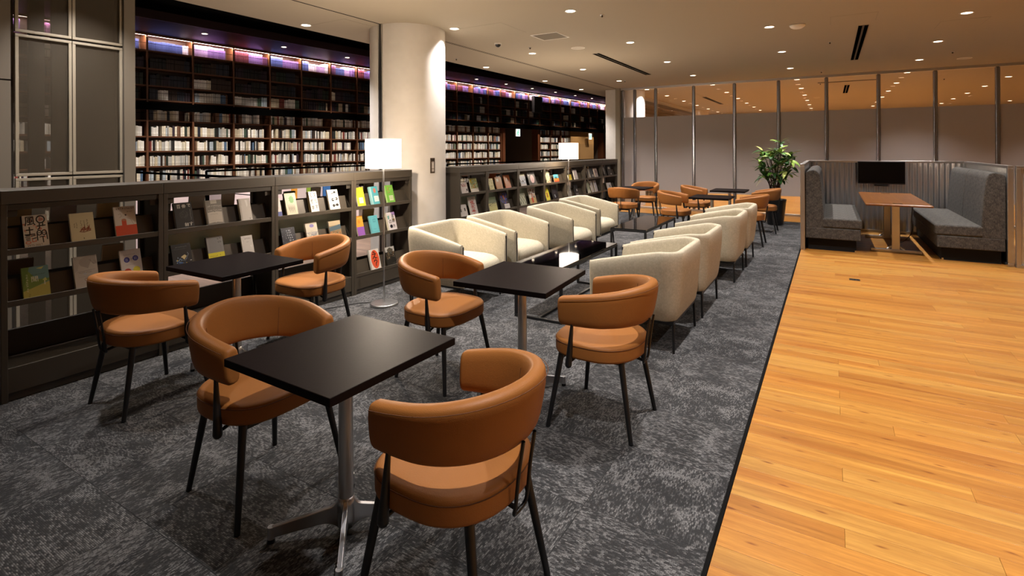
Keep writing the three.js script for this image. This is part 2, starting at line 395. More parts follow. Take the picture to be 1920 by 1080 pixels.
for (const [b, a, w, label] of [[0.24, 7.52, 0.46, 'square access hatch in the ceiling before the air slot'], [1.4, 8.5, 0.46, 'square access hatch in the ceiling at the right'], [-3.75, 5.75, 0.62, 'square access hatch in the ceiling beside the white column'], [-5.2, 4.6, 0.6, 'square access hatch in the ceiling over the corridor']]) {
  const t = thing('access_hatch', label, 'hatch', b, CEILING, -a, 0, 'ceiling hatches'), h = w / 2;
  part('lid', box(-h, h, -0.0015, 0.002, -h, h), M.ceiling, t);
  part('joint', [box(-h - 0.006, h + 0.006, -0.0006, 0.001, h, h + 0.006), box(-h - 0.006, h + 0.006, -0.0006, 0.001, -h - 0.006, -h), box(-h - 0.006, -h, -0.0006, 0.001, -h, h), box(h, h + 0.006, -0.0006, 0.001, -h, h)], std(0x9c9382, 0.8), t);
}
solo('smoke_detector', new THREE.LatheGeometry([[0, -0.045], [0.05, -0.045], [0.075, -0.03], [0.09, -0.012], [0.09, 0.001], [0, 0.001]].map((p) => new THREE.Vector2(...p)), 32).translate(-0.35, CEILING, -7.53), ringMat, 'round white smoke detector on the ceiling beside a downlight', 'detector');
{
  const t = thing('dome_camera', 'small black dome camera hanging from the ceiling by the white column', 'camera', -4.14, CEILING, -6.47);
  part('collar', cyl(0.05, 0.055, 0.02, 0, -0.02, 0, 28), ringMat, t);
  part('dome', new THREE.SphereGeometry(0.042, 24, 12, 0, Math.PI * 2, Math.PI / 2, Math.PI / 2).translate(0, -0.018, 0), M.glassBlack, t);
}
for (const [b, a, label] of [[-3.3, 7.43, 'flat round ceiling speaker near the long air slot over the bookcases'], [2.0, 11.9, 'flat round ceiling speaker at the right before the glass']]) {
  const t = thing('ceiling_speaker', label, 'speaker', b, CEILING, -a);
  part('rim', new THREE.TorusGeometry(0.1, 0.006, 8, 36).rotateX(Math.PI / 2), ringMat, t);
  part('cover', cyl(0.097, 0.097, 0.004, 0, -0.003, 0, 32), std(0xcfc6b6, 0.8), t);
}
for (const [b, a, label] of [[-3.9, 7.0, 'tiny sprinkler head on the ceiling right of the dome camera'], [-2.25, 5.75, 'tiny sprinkler head on the ceiling nearest the big downlight'], [-4.0, 11.6, 'tiny sprinkler head on the ceiling by the end pier'], [0.0, 9.0, 'tiny sprinkler head on the ceiling left of the air slot'], [-0.15, 12.4, 'tiny sprinkler head on the ceiling just before the glass'], [1.9, 7.2, 'tiny sprinkler head on the ceiling at the far right'], [1.7, 11.0, 'tiny sprinkler head on the ceiling right of the third downlight row'], [-0.2, 14.7, 'tiny sprinkler head seen through the glass at the middle'], [2.2, 15.2, 'tiny sprinkler head seen through the glass at the right'], [-5.45, 7.2, 'tiny sprinkler head on the ceiling over the corridor']]) {
  const t = thing('sprinkler_head', label, 'sprinkler', b, CEILING, -a, 0, 'sprinklers');
  part('plate', cyl(0.025, 0.028, 0.006, 0, -0.006, 0, 16), M.alu, t);
  part('nozzle', cyl(0.009, 0.011, 0.022, 0, -0.027, 0, 10), std(0x54483a, 0.5, { metalness: 0.6 }), t);
}

// ================================================================ leather chairs
function ringAt(c, side, up, halfThick, halfHigh, n = 20, e = 3.2) {      // rounded rectangle across a path
  const pts = [];
  for (let k = 0; k < n; k++) {
    const t = (k / n) * Math.PI * 2, cx = Math.cos(t), sy = Math.sin(t);
    const x = Math.sign(cx) * Math.pow(Math.abs(cx), 2 / e) * halfThick, y = Math.sign(sy) * Math.pow(Math.abs(sy), 2 / e) * halfHigh;
    pts.push(c.clone().addScaledVector(side, x).addScaledVector(up, y));
  }
  return pts;
}
function bandPath(s) {                          // s from -1 to 1 along the C of the backrest; front is +z
  const R = 0.262, arc = R * Math.PI / 2, straight = 0.165, L = arc + straight, d = Math.abs(s) * L, sg = Math.sign(s) || 1;
  if (d <= arc) { const f = d / R; return { p: V(sg * R * Math.sin(f), 0, -R * Math.cos(f)), out: V(sg * Math.sin(f), 0, -Math.cos(f)) }; }
  const k = (d - arc) / straight;
  return { p: V(sg * (R - 0.018 * k * k), 0, d - arc), out: V(sg * 0.99, 0, 0.14 * k).normalize() };
}
const bandTop = (s) => { const k = Math.pow(Math.abs(s), 1.5); return mix(0.79, 0.708, k); }, bandLow = (s) => mix(0.578, 0.558, Math.pow(Math.abs(s), 1.6));
function bandGeometry() {
  const rings = [], N = 56;
  const add = (s, kT, kH) => {
    const { p, out } = bandPath(s), y0 = bandLow(s), y1 = bandTop(s), lean = 0.2 * (1 - 0.6 * Math.abs(s));
    const up = V(0, 1, 0).addScaledVector(out, lean).normalize(), side = out.clone().addScaledVector(V(0, 1, 0), -lean).normalize();
    rings.push(ringAt(p.clone().addScaledVector(out, -0.012).setY((y0 + y1) / 2), side, up, 0.034 * kT, (y1 - y0) / 2 * kH));
  };
  const cap = [[1, 0.55, 0.8], [0.994, 0.8, 0.9], [0.984, 0.93, 0.965], [0.968, 1, 1]];
  for (const [s, t, h] of cap) add(-s, t, h);
  for (let i = 1; i < N; i++) add(-0.968 + (i / N) * 1.936, 1, 1);
  for (const [s, t, h] of cap.slice().reverse()) add(s, t, h);
  return loft(rings);
}
function seatOutline(inset, y, n = 56) {
  const pts = [];
  for (let k = 0; k < n; k++) {
    const t = (k / n) * Math.PI * 2, c = Math.cos(t), s = Math.sin(t), e = s > 0 ? 3.1 : 2.3;
    const x = Math.sign(c) * Math.pow(Math.abs(c), 2 / e) * (0.255 - inset), z = Math.sign(s) * Math.pow(Math.abs(s), 2 / e) * ((s > 0 ? 0.245 : 0.225) - inset);
    pts.push(V(x, y, z));
  }
  return pts;
}
function makeChair(label, x, z, turn, group) {
  const t = thing('leather_chair', label, 'chair', x, 0, z, turn, group);
  const seatRings = [[0.05, 0.387], [0.012, 0.388], [0.003, 0.394], [0, 0.404], [0, 0.454], [0.003, 0.464], [0.009, 0.471], [0.022, 0.476], [0.06, 0.4795], [0.12, 0.482], [0.19, 0.483]].map(([i, y]) => seatOutline(i, y).reverse());
  const seat = part('seat', loft(seatRings), M.leather, t);
  part('piping', tube(seatOutline(-0.0006, 0.458), 0.0017, 120, 5, true), M.leatherSeam, seat);
  const back = part('backrest', bandGeometry(), M.leather, t), seam = [];
  for (let i = 0; i <= 40; i++) {
    const s = -0.96 + i * 0.048, { p, out } = bandPath(s), y1 = bandTop(s), lean = 0.2 * (1 - 0.6 * Math.abs(s));
    seam.push(p.clone().addScaledVector(out, 0.0215 + lean * (y1 - bandLow(s)) * 0.42).setY(y1 - 0.02));
  }
  part('seam', tube(seam, 0.0014, 90, 5), M.leatherSeam, back);
  for (const s of [-0.42, 0.42]) {
    const { p, out } = bandPath(s), y0 = bandLow(s), y1 = bandTop(s), lean = 0.2 * (1 - 0.6 * Math.abs(s)), q = [];
    for (let i = 0; i <= 6; i++) { const k = 0.08 + 0.68 * i / 6; q.push(p.clone().addScaledVector(out, -0.0458 + lean * (y1 - y0) * (k - 0.5)).setY(mix(y0, y1, k))); }
    part('seam', tube(q, 0.0012, 16, 5), M.leatherSeam, back);
  }
  part('seat_frame', [box(-0.17, 0.17, 0.372, 0.388, -0.15, 0.17), rod(V(-0.19, 0.372, 0.165), V(0.19, 0.372, 0.165), 0.012), rod(V(-0.16, 0.372, -0.15), V(0.16, 0.372, -0.15), 0.012)], M.steelBlack, t);
  for (const s of [-1, 1]) {
    part('leg', [rod(V(s * 0.2, 0.386, 0.17), V(s * 0.26, 0.004, 0.225), 0.0165, 0.0115, 14), cyl(0.0125, 0.0125, 0.008, s * 0.26, 0, 0.225, 12)], M.steelBlack, t);
    part('leg', [rod(V(s * 0.165, 0.386, -0.155), V(s * 0.21, 0.004, -0.22), 0.0165, 0.0115, 14), cyl(0.0125, 0.0125, 0.008, s * 0.21, 0, -0.22, 12)], M.steelBlack, t);
    part('back_support', [rod(V(s * 0.263, 0.36, 0.1), V(s * 0.258, 0.585, 0.08), 0.0185, 0.0075, 12), new THREE.SphereGeometry(0.0188, 12, 8).translate(s * 0.263, 0.36, 0.1), rod(V(s * 0.263, 0.366, 0.1), V(s * 0.2, 0.378, 0.09), 0.007)], M.steelBlack, t);
  }
  const pin = []; for (const [x2, y, z2] of [[-0.036, 0.6, -0.268], [-0.036, 0.5, -0.252], [-0.036, 0.385, -0.238], [-0.034, 0.362, -0.232], [-0.02, 0.353, -0.228], [0.02, 0.353, -0.228], [0.034, 0.362, -0.232], [0.036, 0.385, -0.238], [0.036, 0.5, -0.252], [0.036, 0.6, -0.268]]) pin.push(V(x2, y, z2));
  part('back_support', [tube(pin, 0.0065, 60, 8), rod(V(0, 0.356, -0.228), V(0, 0.372, -0.14), 0.008)], M.steelBlack, t);
  return t;
}
const FACE = { right: Math.PI / 2, left: -Math.PI / 2, away: Math.PI, near: 0 };
const firstChair = makeChair('nearest brown leather chair, its back to the camera, right of the front table', -1.08, -1.44, FACE.left, 'brown leather chairs');
const chairAt = (b, a, face, label, twist = 0) => copyOf(firstChair, b, 0, -a, FACE[face] + twist, label);
chairAt(-2.21, 1.46, 'right', 'brown leather chair at the left side of the front table, seen from its front left');
chairAt(-3.56, 1.6, 'away', 'brown leather chair at far left in shade before the display bookcase');
chairAt(-3.57, 2.8, 'near', 'brown leather chair facing the camera beside the near floor lamp');
chairAt(-2.24, 2.79, 'right', 'brown leather chair left of the second table, before the cream armchairs');
chairAt(-1.09, 2.8, 'left', 'brown leather chair right of the second table, its back to the cream armchair');
chairAt(-3.35, 9.6, 'away', 'far brown leather chair by the end of the bookcases, its back to the camera');
chairAt(-3.4, 11.15, 'near', 'far brown leather chair against the glass, behind the leftmost far table');
chairAt(-2.25, 9.05, 'right', 'far brown leather chair left of the middle far table');
chairAt(-2.22, 10.55, 'right', 'far brown leather chair left of the rearmost table, nearly hidden behind another');
chairAt(-1.1, 9.0, 'left', 'far brown leather chair right behind the last cream armchair');
chairAt(-1.04, 10.46, 'left', 'far brown leather chair next to the potted plant');

// ================================================================ pedestal tables
function starArm(angle) {
  const sh = new THREE.Shape();
  sh.moveTo(0.02, 0.16); sh.quadraticCurveTo(0.03, 0.105, 0.06, 0.1); sh.lineTo(0.27, 0.058); sh.lineTo(0.27, 0.022); sh.lineTo(0.1, 0.045); sh.quadraticCurveTo(0.045, 0.05, 0.02, 0.012); sh.closePath();
  return new THREE.ExtrudeGeometry(sh, { depth: 0.013, bevelEnabled: true, bevelSize: 0.0025, bevelThickness: 0.0025, bevelSegments: 2, curveSegments: 8 }).translate(0, 0, -0.0065).rotateY(angle);
}
function makeTable(label, x, z, turn, w, d) {
  const t = thing('pedestal_table', label, 'table', x, 0, z, turn, 'black pedestal tables');
  part('tabletop', rbox(-w / 2, w / 2, 0.69, 0.72, -d / 2, d / 2, 0.003, 2), M.tableTop, t);
  part('mounting_plate', [box(-0.15, 0.15, 0.678, 0.69, -0.03, 0.03), box(-0.03, 0.03, 0.678, 0.69, -0.15, 0.15)], M.steelBlack, t);
  part('column', cyl(0.03, 0.026, 0.58, 0, 0.1, 0, 28), M.alu, t);
  const base = part('hub', new THREE.LatheGeometry([[0, 0.02], [0.03, 0.022], [0.034, 0.05], [0.033, 0.11], [0.031, 0.14], [0, 0.14]].map((p) => new THREE.Vector2(...p)), 28), M.aluCast, t);
  for (let k = 0; k < 4; k++) {
    const an = Math.PI / 4 + k * Math.PI / 2, arm = part('foot', starArm(an), M.aluCast, t);
    part('knob', cyl(0.015, 0.013, 0.044, 0.275 * Math.cos(an), 0.016, -0.275 * Math.sin(an), 16), M.aluCast, arm);
    part('glide', cyl(0.014, 0.014, 0.016, 0.275 * Math.cos(an), 0, -0.275 * Math.sin(an), 14), M.steelBlack, arm);
  }
  return t;
}
const firstTable = makeTable('small black square pedestal table nearest the camera', -1.64, -1.437, -0.02, 0.6, 0.63);
copyOf(firstTable, -3.53, 0, -2.14, 0.03 + Math.PI / 2, 'small black pedestal table in shade before the display bookcase');
copyOf(firstTable, -1.635, 0, -2.82, 0.06, 'small black pedestal table in the middle, before the glass coffee table');
copyOf(firstTable, -3.4, 0, -10.37, Math.PI / 2, 'far black pedestal table by the end of the bookcases');
copyOf(firstTable, -1.645, 0, -8.98, 0, 'far black pedestal table behind the last cream armchairs');
copyOf(firstTable, -1.62, 0, -10.57, 0, 'rearmost black pedestal table left of the potted plant');

// ================================================================ cream tub armchairs
function makeArmchair(label, x, z, turn) {
  const t = thing('tub_armchair', label, 'armchair', x, 0, z, turn, 'cream tub armchairs');
  const half = 0.372, back = -0.302, cr = 0.095, front = 0.335, th = 0.038, path = [];
  const leg = front - (back + cr);
  for (let i = 0; i <= 10; i++) path.push({ p: V(-half, 0, front - leg * i / 10), out: V(-1, 0, 0), k: 1 - i / 10 });
  for (let i = 1; i <= 10; i++) { const f = i / 10 * Math.PI / 2; path.push({ p: V(-half + cr - cr * Math.cos(f), 0, back + cr - cr * Math.sin(f)), out: V(-Math.cos(f), 0, -Math.sin(f)), k: 0 }); }
  for (let i = 1; i < 8; i++) path.push({ p: V(mix(-half + cr, half - cr, i / 8), 0, back), out: V(0, 0, -1), k: 0 });
  const mirrored = path.slice(0, 21).map((q) => ({ p: V(-q.p.x, 0, q.p.z), out: V(-q.out.x, 0, q.out.z), k: q.k })).reverse();
  const all = [...path, ...mirrored], y0 = 0.225;
  const rings = all.map(({ p, out, k }, i) => {
    const top = mix(0.745, 0.63, Math.pow(k, 1.1)), edge = i === 0 || i === all.length - 1 ? 0.72 : 1, h = (top - y0) / 2;
    const up = V(0, 1, 0).addScaledVector(out, 0.09), pts = [];
    for (const q of ringAt(p.clone().setY((top + y0) / 2), out, up, th * edge, h * (edge < 1 ? 0.985 : 1), 28, 3.6)) pts.push(q);
    return pts;
  });
  const first = rings[0].map((q) => q.clone().add(V(0, 0, 0.012))), last = rings[rings.length - 1].map((q) => q.clone().add(V(0, 0, 0.012)));
  const shrink = (r) => { const c = r.reduce((s, q) => s.add(q), V(0, 0, 0)).multiplyScalar(1 / r.length); return r.map((q) => c.clone().lerp(q, 1).setX(mix(c.x, q.x, 0.7))); };
  const shell = part('shell', loft([shrink(first), ...rings, shrink(last)]), M.cream, t);
  for (const s of [-1, 1]) part('welt', rbox(s * half - 0.008, s * half + 0.008, 0.25, 0.608, front + 0.004, front + 0.0165, 0.004, 1).rotateZ(0), M.black, shell);
  const cu = [];
  const plan = (inset, y, fz) => { const pts = []; for (let k = 0; k < 48; k++) { const a = (k / 48) * Math.PI * 2, c = Math.cos(a), s = Math.sin(a), e = 5; pts.push(V(Math.sign(c) * Math.pow(Math.abs(c), 2 / e) * (0.335 - inset * 0.6), y - Math.max(0, s) * 0, 0.045 + Math.sign(s) * Math.pow(Math.abs(s), 2 / e) * ((s > 0 ? 0.31 + fz : 0.31) - inset))); } return pts.reverse(); };
  for (const [i, y, fz] of [[0.06, 0.232, -0.05], [0.02, 0.234, -0.045], [0, 0.25, -0.03], [0, 0.3, -0.005], [0, 0.34, 0.004], [0.01, 0.375, 0.005], [0.028, 0.4, 0.002], [0.06, 0.418, 0], [0.11, 0.43, 0], [0.18, 0.437, 0], [0.26, 0.44, 0]]) cu.push(plan(i, y, fz));
  part('seat_cushion', loft(cu), M.cream, t);
  part('underframe', [box(-0.35, 0.35, 0.205, 0.228, -0.29, 0.3)], M.steelBlack, t);
  for (const sx of [-1, 1]) for (const sz of [[-0.285, -0.29], [0.27, 0.285]]) part('leg', rod(V(sx * 0.335, 0.21, sz[0]), V(sx * 0.35, 0, sz[1]), 0.0115, 0.0095, 8), M.steelBlack, t);
  return t;
}
const firstArm = makeArmchair('cream tub armchair seen from behind, nearest in the right row', -1.275, -4.25, FACE.left);
const armAt = (b, a, face, label) => copyOf(firstArm, b, 0, -a, FACE[face], label);
armAt(-1.265, 5.2, 'left', 'cream tub armchair seen from behind, second in the right row');
armAt(-1.215, 6.66, 'left', 'cream tub armchair seen from behind, third in the right row');
armAt(-1.205, 7.56, 'left', 'cream tub armchair seen from behind, last in the right row');
armAt(-3.215, 4.25, 'right', 'cream tub armchair against the column, first in the left row, banded by shadow');
armAt(-3.215, 5.21, 'right', 'cream tub armchair second in the left row, behind the first');
armAt(-3.1, 6.4, 'right', 'cream tub armchair third in the left row, by the glass coffee table');
armAt(-3.2, 7.56, 'right', 'cream tub armchair last in the left row, before the far floor lamp');

// ================================================================ coffee tables
function makeCoffeeTable(label, x, z, len) {
  const t = thing('coffee_table', label, 'coffee table', x, 0, z, 0, 'black glass coffee tables'), w = 0.235, h = len / 2, q = 0.012;
  part('glass_top', rbox(-w + 0.004, w - 0.004, 0.472, 0.484, -h + 0.004, h - 0.004, 0.002, 1), M.glassBlack, t);
  part('top_frame', [rbox(-w, -w + 2 * q, 0.448, 0.472, -h, h, 0.002, 1), rbox(w - 2 * q, w, 0.448, 0.472, -h, h, 0.002, 1), rbox(-w + 2 * q, w - 2 * q, 0.448, 0.472, -h, -h + 2 * q, 0.002, 1), rbox(-w + 2 * q, w - 2 * q, 0.448, 0.472, h - 2 * q, h, 0.002, 1)], M.steelBlack, t);
  for (const s of [-1, 1]) {
    for (const r of [-1, 1]) part('leg', rbox(r * (w - q) - q, r * (w - q) + q, 0.024, 0.448, s * (h - q) - q, s * (h - q) + q, 0.002, 1), M.steelBlack, t);
    part('floor_rail', rbox(-w, w, 0, 0.024, s * (h - q) - q, s * (h - q) + q, 0.002, 1), M.steelBlack, t);
  }
  part('stretcher', rbox(-0.012, 0.012, 0.001, 0.023, -h + 2 * q, h - 2 * q, 0.002, 1), M.steelBlack, t);
  return t;
}
makeCoffeeTable('low black glass coffee table nearer the camera, mirroring the lamp', -2.2, -4.75, 1.38);
makeCoffeeTable('low black glass coffee table farther away, near the brown chairs', -2.2, -7.2, 1.46);

// ================================================================ floor lamps
const shadeMat = std(0xffffff, 0.8, { emissive: 0xfff0dc, emissiveIntensity: 2.2, side: THREE.DoubleSide });
function floorLamp(label, x, z) {
  const t = thing('floor_lamp', label, 'floor lamp', x, 0, z, 0, 'floor lamps with white drum shades');
  part('base', new THREE.LatheGeometry([[0, 0.024], [0.02, 0.026], [0.125, 0.022], [0.133, 0.018], [0.133, 0.003], [0.128, 0], [0, 0]].map((p) => new THREE.Vector2(...p)), 48), M.alu, t);
  part('pole', cyl(0.0085, 0.0085, 1.36, 0, 0.022, 0, 14), M.alu, t);
  part('lamp_shade', new THREE.LatheGeometry([[0.168, 1.322], [0.171, 1.322], [0.171, 1.604], [0.168, 1.604], [0.168, 1.322]].map((p) => new THREE.Vector2(...p)), 48), shadeMat, t);
  part('spider', [rod(V(-0.168, 1.42, 0), V(0.168, 1.42, 0), 0.002), rod(V(0, 1.42, -0.168), V(0, 1.42, 0.168), 0.002)], M.alu, t);
  part('bulb', new THREE.SphereGeometry(0.045, 20, 14).translate(0, 1.47, 0), lampGlow, t);
  const l = new THREE.PointLight(0xffe9d0, 7, 0, 2); l.position.set(0, 1.47, 0); l.castShadow = true; l.shadow.radius = 2.5; l.name = 'bulb_light'; t.add(l);
  return t;
}
floorLamp('silver floor lamp with a glowing white drum shade beside the near bookcases', -3.708, -3.726);
floorLamp('silver floor lamp with a glowing white drum shade behind the far armchair', -3.93, -8.42);
solo('lamp_cable', tube([V(-3.84, 0.008, -3.72), V(-3.95, 0.006, -3.6), V(-4.02, 0.006, -3.45), V(-4.08, 0.006, -3.3), V(-4.13, 0.006, -3.0)], 0.004, 40, 6), M.black, 'thin black cable on the carpet by the base of the near lamp', 'cable');

// ================================================================ meeting booth
function corrugated(len, y0, y1, amp = 0.011, period = 0.074) {     // a ribbed sheet along x, ribs on both faces, about z = 0
  const sh = new THREE.Shape(), n = Math.round(len / period), p = len / n, pts = [];
  for (let i = 0; i < n; i++) for (let k = 0; k < 10; k++) pts.push([(i + k / 10) * p, -Math.cos(k / 10 * 2 * Math.PI)]);
  pts.push([len, -1]);
  sh.moveTo(0, -amp - 0.002); for (const [x, v] of pts) sh.lineTo(x, v * amp + 0.0012);
  for (const [x, v] of pts.reverse()) sh.lineTo(x, v * amp - 0.0012);
  return new THREE.ExtrudeGeometry(sh, { depth: y1 - y0, bevelEnabled: false }).rotateX(-Math.PI / 2).translate(0, y0, 0);
}
{
  const H = 1.265, a0 = 8.87, a1 = 11.42, b0 = -0.355, b1 = 1.93;
  const mk = (label, x, z, turn, len, ends) => {
    const t = thing('corrugated_partition', label, 'partition', x, 0, z, turn);
    part('ribbed_sheet', corrugated(len - 0.06, 0.03, H - 0.03).translate(0.03, 0, 0), M.aluSheet, t);
    part('cap', rbox(0, len, H - 0.035, H, -0.03, 0.03, 0.003, 1), M.alu, t);
    part('foot_rail', rbox(0, len, 0, 0.035, -0.03, 0.03, 0.003, 1), M.alu, t);
    for (const s of ends) part('end_post', rbox(s ? len - 0.045 : 0, s ? len : 0.045, 0.035, H - 0.035, -0.03, 0.03, 0.004, 1), M.alu, t);
    return t;
  };
  mk('corrugated metal partition at the left side of the meeting booth', b0, -a0, Math.PI / 2, a1 - a0 - 0.03, [0, 1]);
  mk('corrugated metal back partition of the meeting booth, behind the screen', b0 - 0.03, -a1, 0, b1 - b0 + 0.06, [0, 1]);
  mk('corrugated metal partition at the right side of the meeting booth', b1, -a0, Math.PI / 2, a1 - a0 - 0.03, [0, 1]);
  mk('corrugated metal front panel at the right edge of the picture', b1 + 0.04, -(a0 - 0.02), 0, 1.6, [0, 1]);
  mk('corrugated metal partition of the next booth running back at the right', b1 + 1.66, -a0, Math.PI / 2, a1 - a0 - 0.03, [0]);
  const cushion = (x0, x1, y0, y1, z0, z1, r) => rbox(x0, x1, y0, y1, z0, z1, r, 4);
  const bench = (label, x, s) => {                 // s = 1: back at the left, faces right
    const t = thing('booth_bench', label, 'bench', x, 0, -a0 - 0.06, s > 0 ? 0 : Math.PI, 'grey benches of the booth'), L = 2.36, z = (q) => (s > 0 ? -q : q);
    const lr = (q0, q1) => [Math.min(z(q0), z(q1)), Math.max(z(q0), z(q1))];
    part('plinth', box(0.03, 0.63, 0, 0.17, ...lr(0.06, L - 0.02)), M.blackMatte, t);
    part('base', cushion(0, 0.68, 0.17, 0.33, ...lr(0, L), 0.012), M.grey, t);
    part('seat_cushion', cushion(0.2, 0.7, 0.332, 0.475, ...lr(0, L), 0.028), M.grey, t);
    for (const k of [0, 1]) {
      const sh = new THREE.Shape(); sh.moveTo(0.005, 0.335); sh.lineTo(0.22, 0.335); sh.lineTo(0.215, 0.47); sh.bezierCurveTo(0.2, 0.75, 0.185, 0.95, 0.165, 1.09); sh.quadraticCurveTo(0.15, 1.155, 0.1, 1.16); sh.quadraticCurveTo(0.02, 1.15, 0.005, 1.11); sh.closePath();
      const g = new THREE.ExtrudeGeometry(sh, { depth: L / 2 - 0.056, bevelEnabled: true, bevelSize: 0.016, bevelThickness: 0.024, bevelSegments: 4, curveSegments: 14 });
      const c0 = k * L / 2 + 0.028, [za] = lr(c0, c0 + L / 2 - 0.056);
      part('back_cushion', g.translate(0, 0, za), M.grey, t);
    }
    part('castor', cyl(0.012, 0.012, 0.03, 0.62, 0, z(0.035), 12), M.chrome, t);
    return t;
  };
  bench('grey upholstered bench at the left of the booth, under the left partition', -0.318, 1);
  bench('grey upholstered bench at the right of the booth, its back to the right partition', 1.893, -1);
  const t = thing('booth_table', 'long wooden table on two metal pedestals between the grey benches', 'table', 0.795, 0, -10.0);
  const th = 0.365, L = 1.12, sh = new THREE.Shape(); sh.moveTo(-th, -L); sh.lineTo(th, -L); sh.lineTo(th, L); sh.lineTo(-th, L); sh.closePath();
  const top = planar(new THREE.ExtrudeGeometry(sh, { depth: 0.012, bevelEnabled: true, bevelSize: 0.012, bevelThickness: 0.009, bevelSegments: 1 }).rotateX(-Math.PI / 2).translate(0, 0.699, 0));
  { const uv = top.attributes.uv; for (let i = 0; i < uv.count; i++) uv.setXY(i, uv.getY(i), uv.getX(i)); }
  part('tabletop', top, std(0xa89074, 0.38, { map: woodMap }), t);
  for (const q of [0.72, -0.62]) {
    part('pedestal', [rbox(-0.05, 0.05, 0.04, 0.67, q - 0.018, q + 0.018, 0.008, 2), box(-0.28, 0.28, 0.67, 0.69, q - 0.03, q + 0.03)], M.alu, t);
    part('foot', [rbox(-0.3, 0.3, 0.004, 0.045, q - 0.03, q + 0.03, 0.008, 2), rod(V(-0.1, 0.045, q), V(-0.045, 0.085, q), 0.016), rod(V(0.1, 0.045, q), V(0.045, 0.085, q), 0.016)], M.alu, t);
  }
  for (const [q, w, d] of [[0.98, 0.11, 0.02], [-0.95, 0.12, 0.03]]) part('outlet_slot', box(-w / 2, w / 2, 0.72, 0.7235, q - d, q + d), M.black, t);
  part('table_cable', tube([V(0.2, 0.66, 0.7), V(0.19, 0.5, 0.66), V(0.2, 0.3, 0.6), V(0.12, 0.1, 0.3), V(0.05, 0.02, -0.4)], 0.005, 30, 6), M.black, t);
  const tv = thing('wall_screen', 'black flat television on the corrugated back wall above the wooden table', 'television', 0.765, 0, -11.36);
  part('bezel', rbox(-0.345, 0.345, 0.855, 1.252, -0.025, 0.012, 0.006, 2), M.black, tv);
  part('screen', box(-0.335, 0.335, 0.872, 1.244, 0.0121, 0.0128), M.screen, tv);
  part('stand_neck', [box(-0.1, 0.1, 0.815, 0.856, -0.015, 0.006), rod(V(-0.16, 0.862, 0.0), V(0.12, 0.822, 0.02), 0.006)], M.black, tv);
  const o = thing('floor_outlet', 'small dark metal outlet cover set in the wooden floor', 'outlet', 0.23, 0, -7.13);
  part('cover', rbox(-0.052, 0.052, -0.004, 0.003, -0.04, 0.04, 0.002, 1), std(0x3a3630, 0.4, { metalness: 0.6 }), o);
  for (const q of [-0.03, 0, 0.03]) part('lid', box(q - 0.011, q + 0.011, 0.003, 0.0042, -0.026, 0.026), M.black, o);
}

// ================================================================ potted plant
{
  const t = thing('potted_plant', 'leafy potted plant in a black pot behind the far brown chair', 'plant', -0.93, 0, -11.5);
  part('pot', new THREE.LatheGeometry([[0, 0], [0.13, 0], [0.145, 0.02], [0.195, 0.46], [0.2, 0.5], [0.185, 0.5], [0.175, 0.46], [0, 0.44]].map((p) => new THREE.Vector2(...p)), 36), M.pot, t);
  part('soil', cyl(0.176, 0.176, 0.02, 0, 0.445, 0, 28), M.soil, t);
  const leafShape = (L, W) => {
    const pos = [], idx = [], uv = [], n = 7;
    for (let i = 0; i <= n; i++) {
      const k = i / n, w = W * Math.pow(Math.sin(Math.PI * Math.min(1, 0.06 + k * 0.94)), 0.8), y = 0.1 * L * Math.sin(k * 2.4) - 0.28 * L * k * k;
      for (const s of [-1, 0, 1]) { pos.push(s * w, y - (s ? 0.16 * w : 0) + (s ? 0.3 * w : 0), k * L); uv.push(s, k); }
    }
    for (let i = 0; i < n; i++) for (let j = 0; j < 2; j++) { const a = i * 3 + j; idx.push(a, a + 3, a + 1, a + 1, a + 3, a + 4); }
    const g = new THREE.BufferGeometry(); g.setAttribute('position', new THREE.Float32BufferAttribute(pos, 3)); g.setAttribute('uv', new THREE.Float32BufferAttribute(uv, 2)); g.setIndex(idx); g.computeVertexNormals(); return g;
  };
  const shapes = [leafShape(0.21, 0.033), leafShape(0.24, 0.038), leafShape(0.17, 0.028)];
  const greens = [0x35602a, 0x2c5424, 0x55832f, 0x93b34e, 0xc0cd76].map((c) => phy(c, 0.38, { side: THREE.DoubleSide, transmission: 0.12, thickness: 0 }));
  const centres = [];
  for (let k = 0; k < 26; k++) {
    const f = k * 2.39996, u = 1 - 1.75 * (k + 0.5) / 26, r = Math.sqrt(Math.max(0, 1 - u * u)), q = 0.7 + 0.3 * hash2(k, 1, 77);
    centres.push(V(Math.cos(f) * r * 0.31 * q, 1.1 + u * 0.4 * q, Math.sin(f) * r * 0.31 * q));
  }
  centres.push(V(0.1, 1.6, 0.03), V(-0.2, 1.42, 0.05), V(0.27, 1.36, 0));
  for (const [k, c] of centres.entries()) {
    const base = V(0.09 * Math.cos(k * 1.3), 0.44, 0.09 * Math.sin(k * 1.3)), mid = base.clone().lerp(c, 0.55).multiply(V(0.6, 1, 0.6));
    part('stem', tube([base, mid, c], 0.0065, 12, 5), M.bark, t);
    const n = 9;
    for (let i = 0; i < n; i++) {
      const an = rr(0, 0.5) + i * Math.PI * 2 / n + k, bright = c.y > 1.2 ? 0.5 : 0.16;
      const l = part('leaf', pick(shapes), rnd() < bright ? greens[3 + (rnd() < 0.4 ? 1 : 0)] : greens[Math.floor(rnd() * 3)], t);
      l.position.set(c.x + Math.cos(an) * 0.008, c.y + rr(-0.015, 0.015), c.z + Math.sin(an) * 0.008);
      l.rotation.order = 'YXZ'; l.rotation.set(rr(-0.8, 0.5), -an + Math.PI / 2, rr(-0.3, 0.3));
    }
  }
}

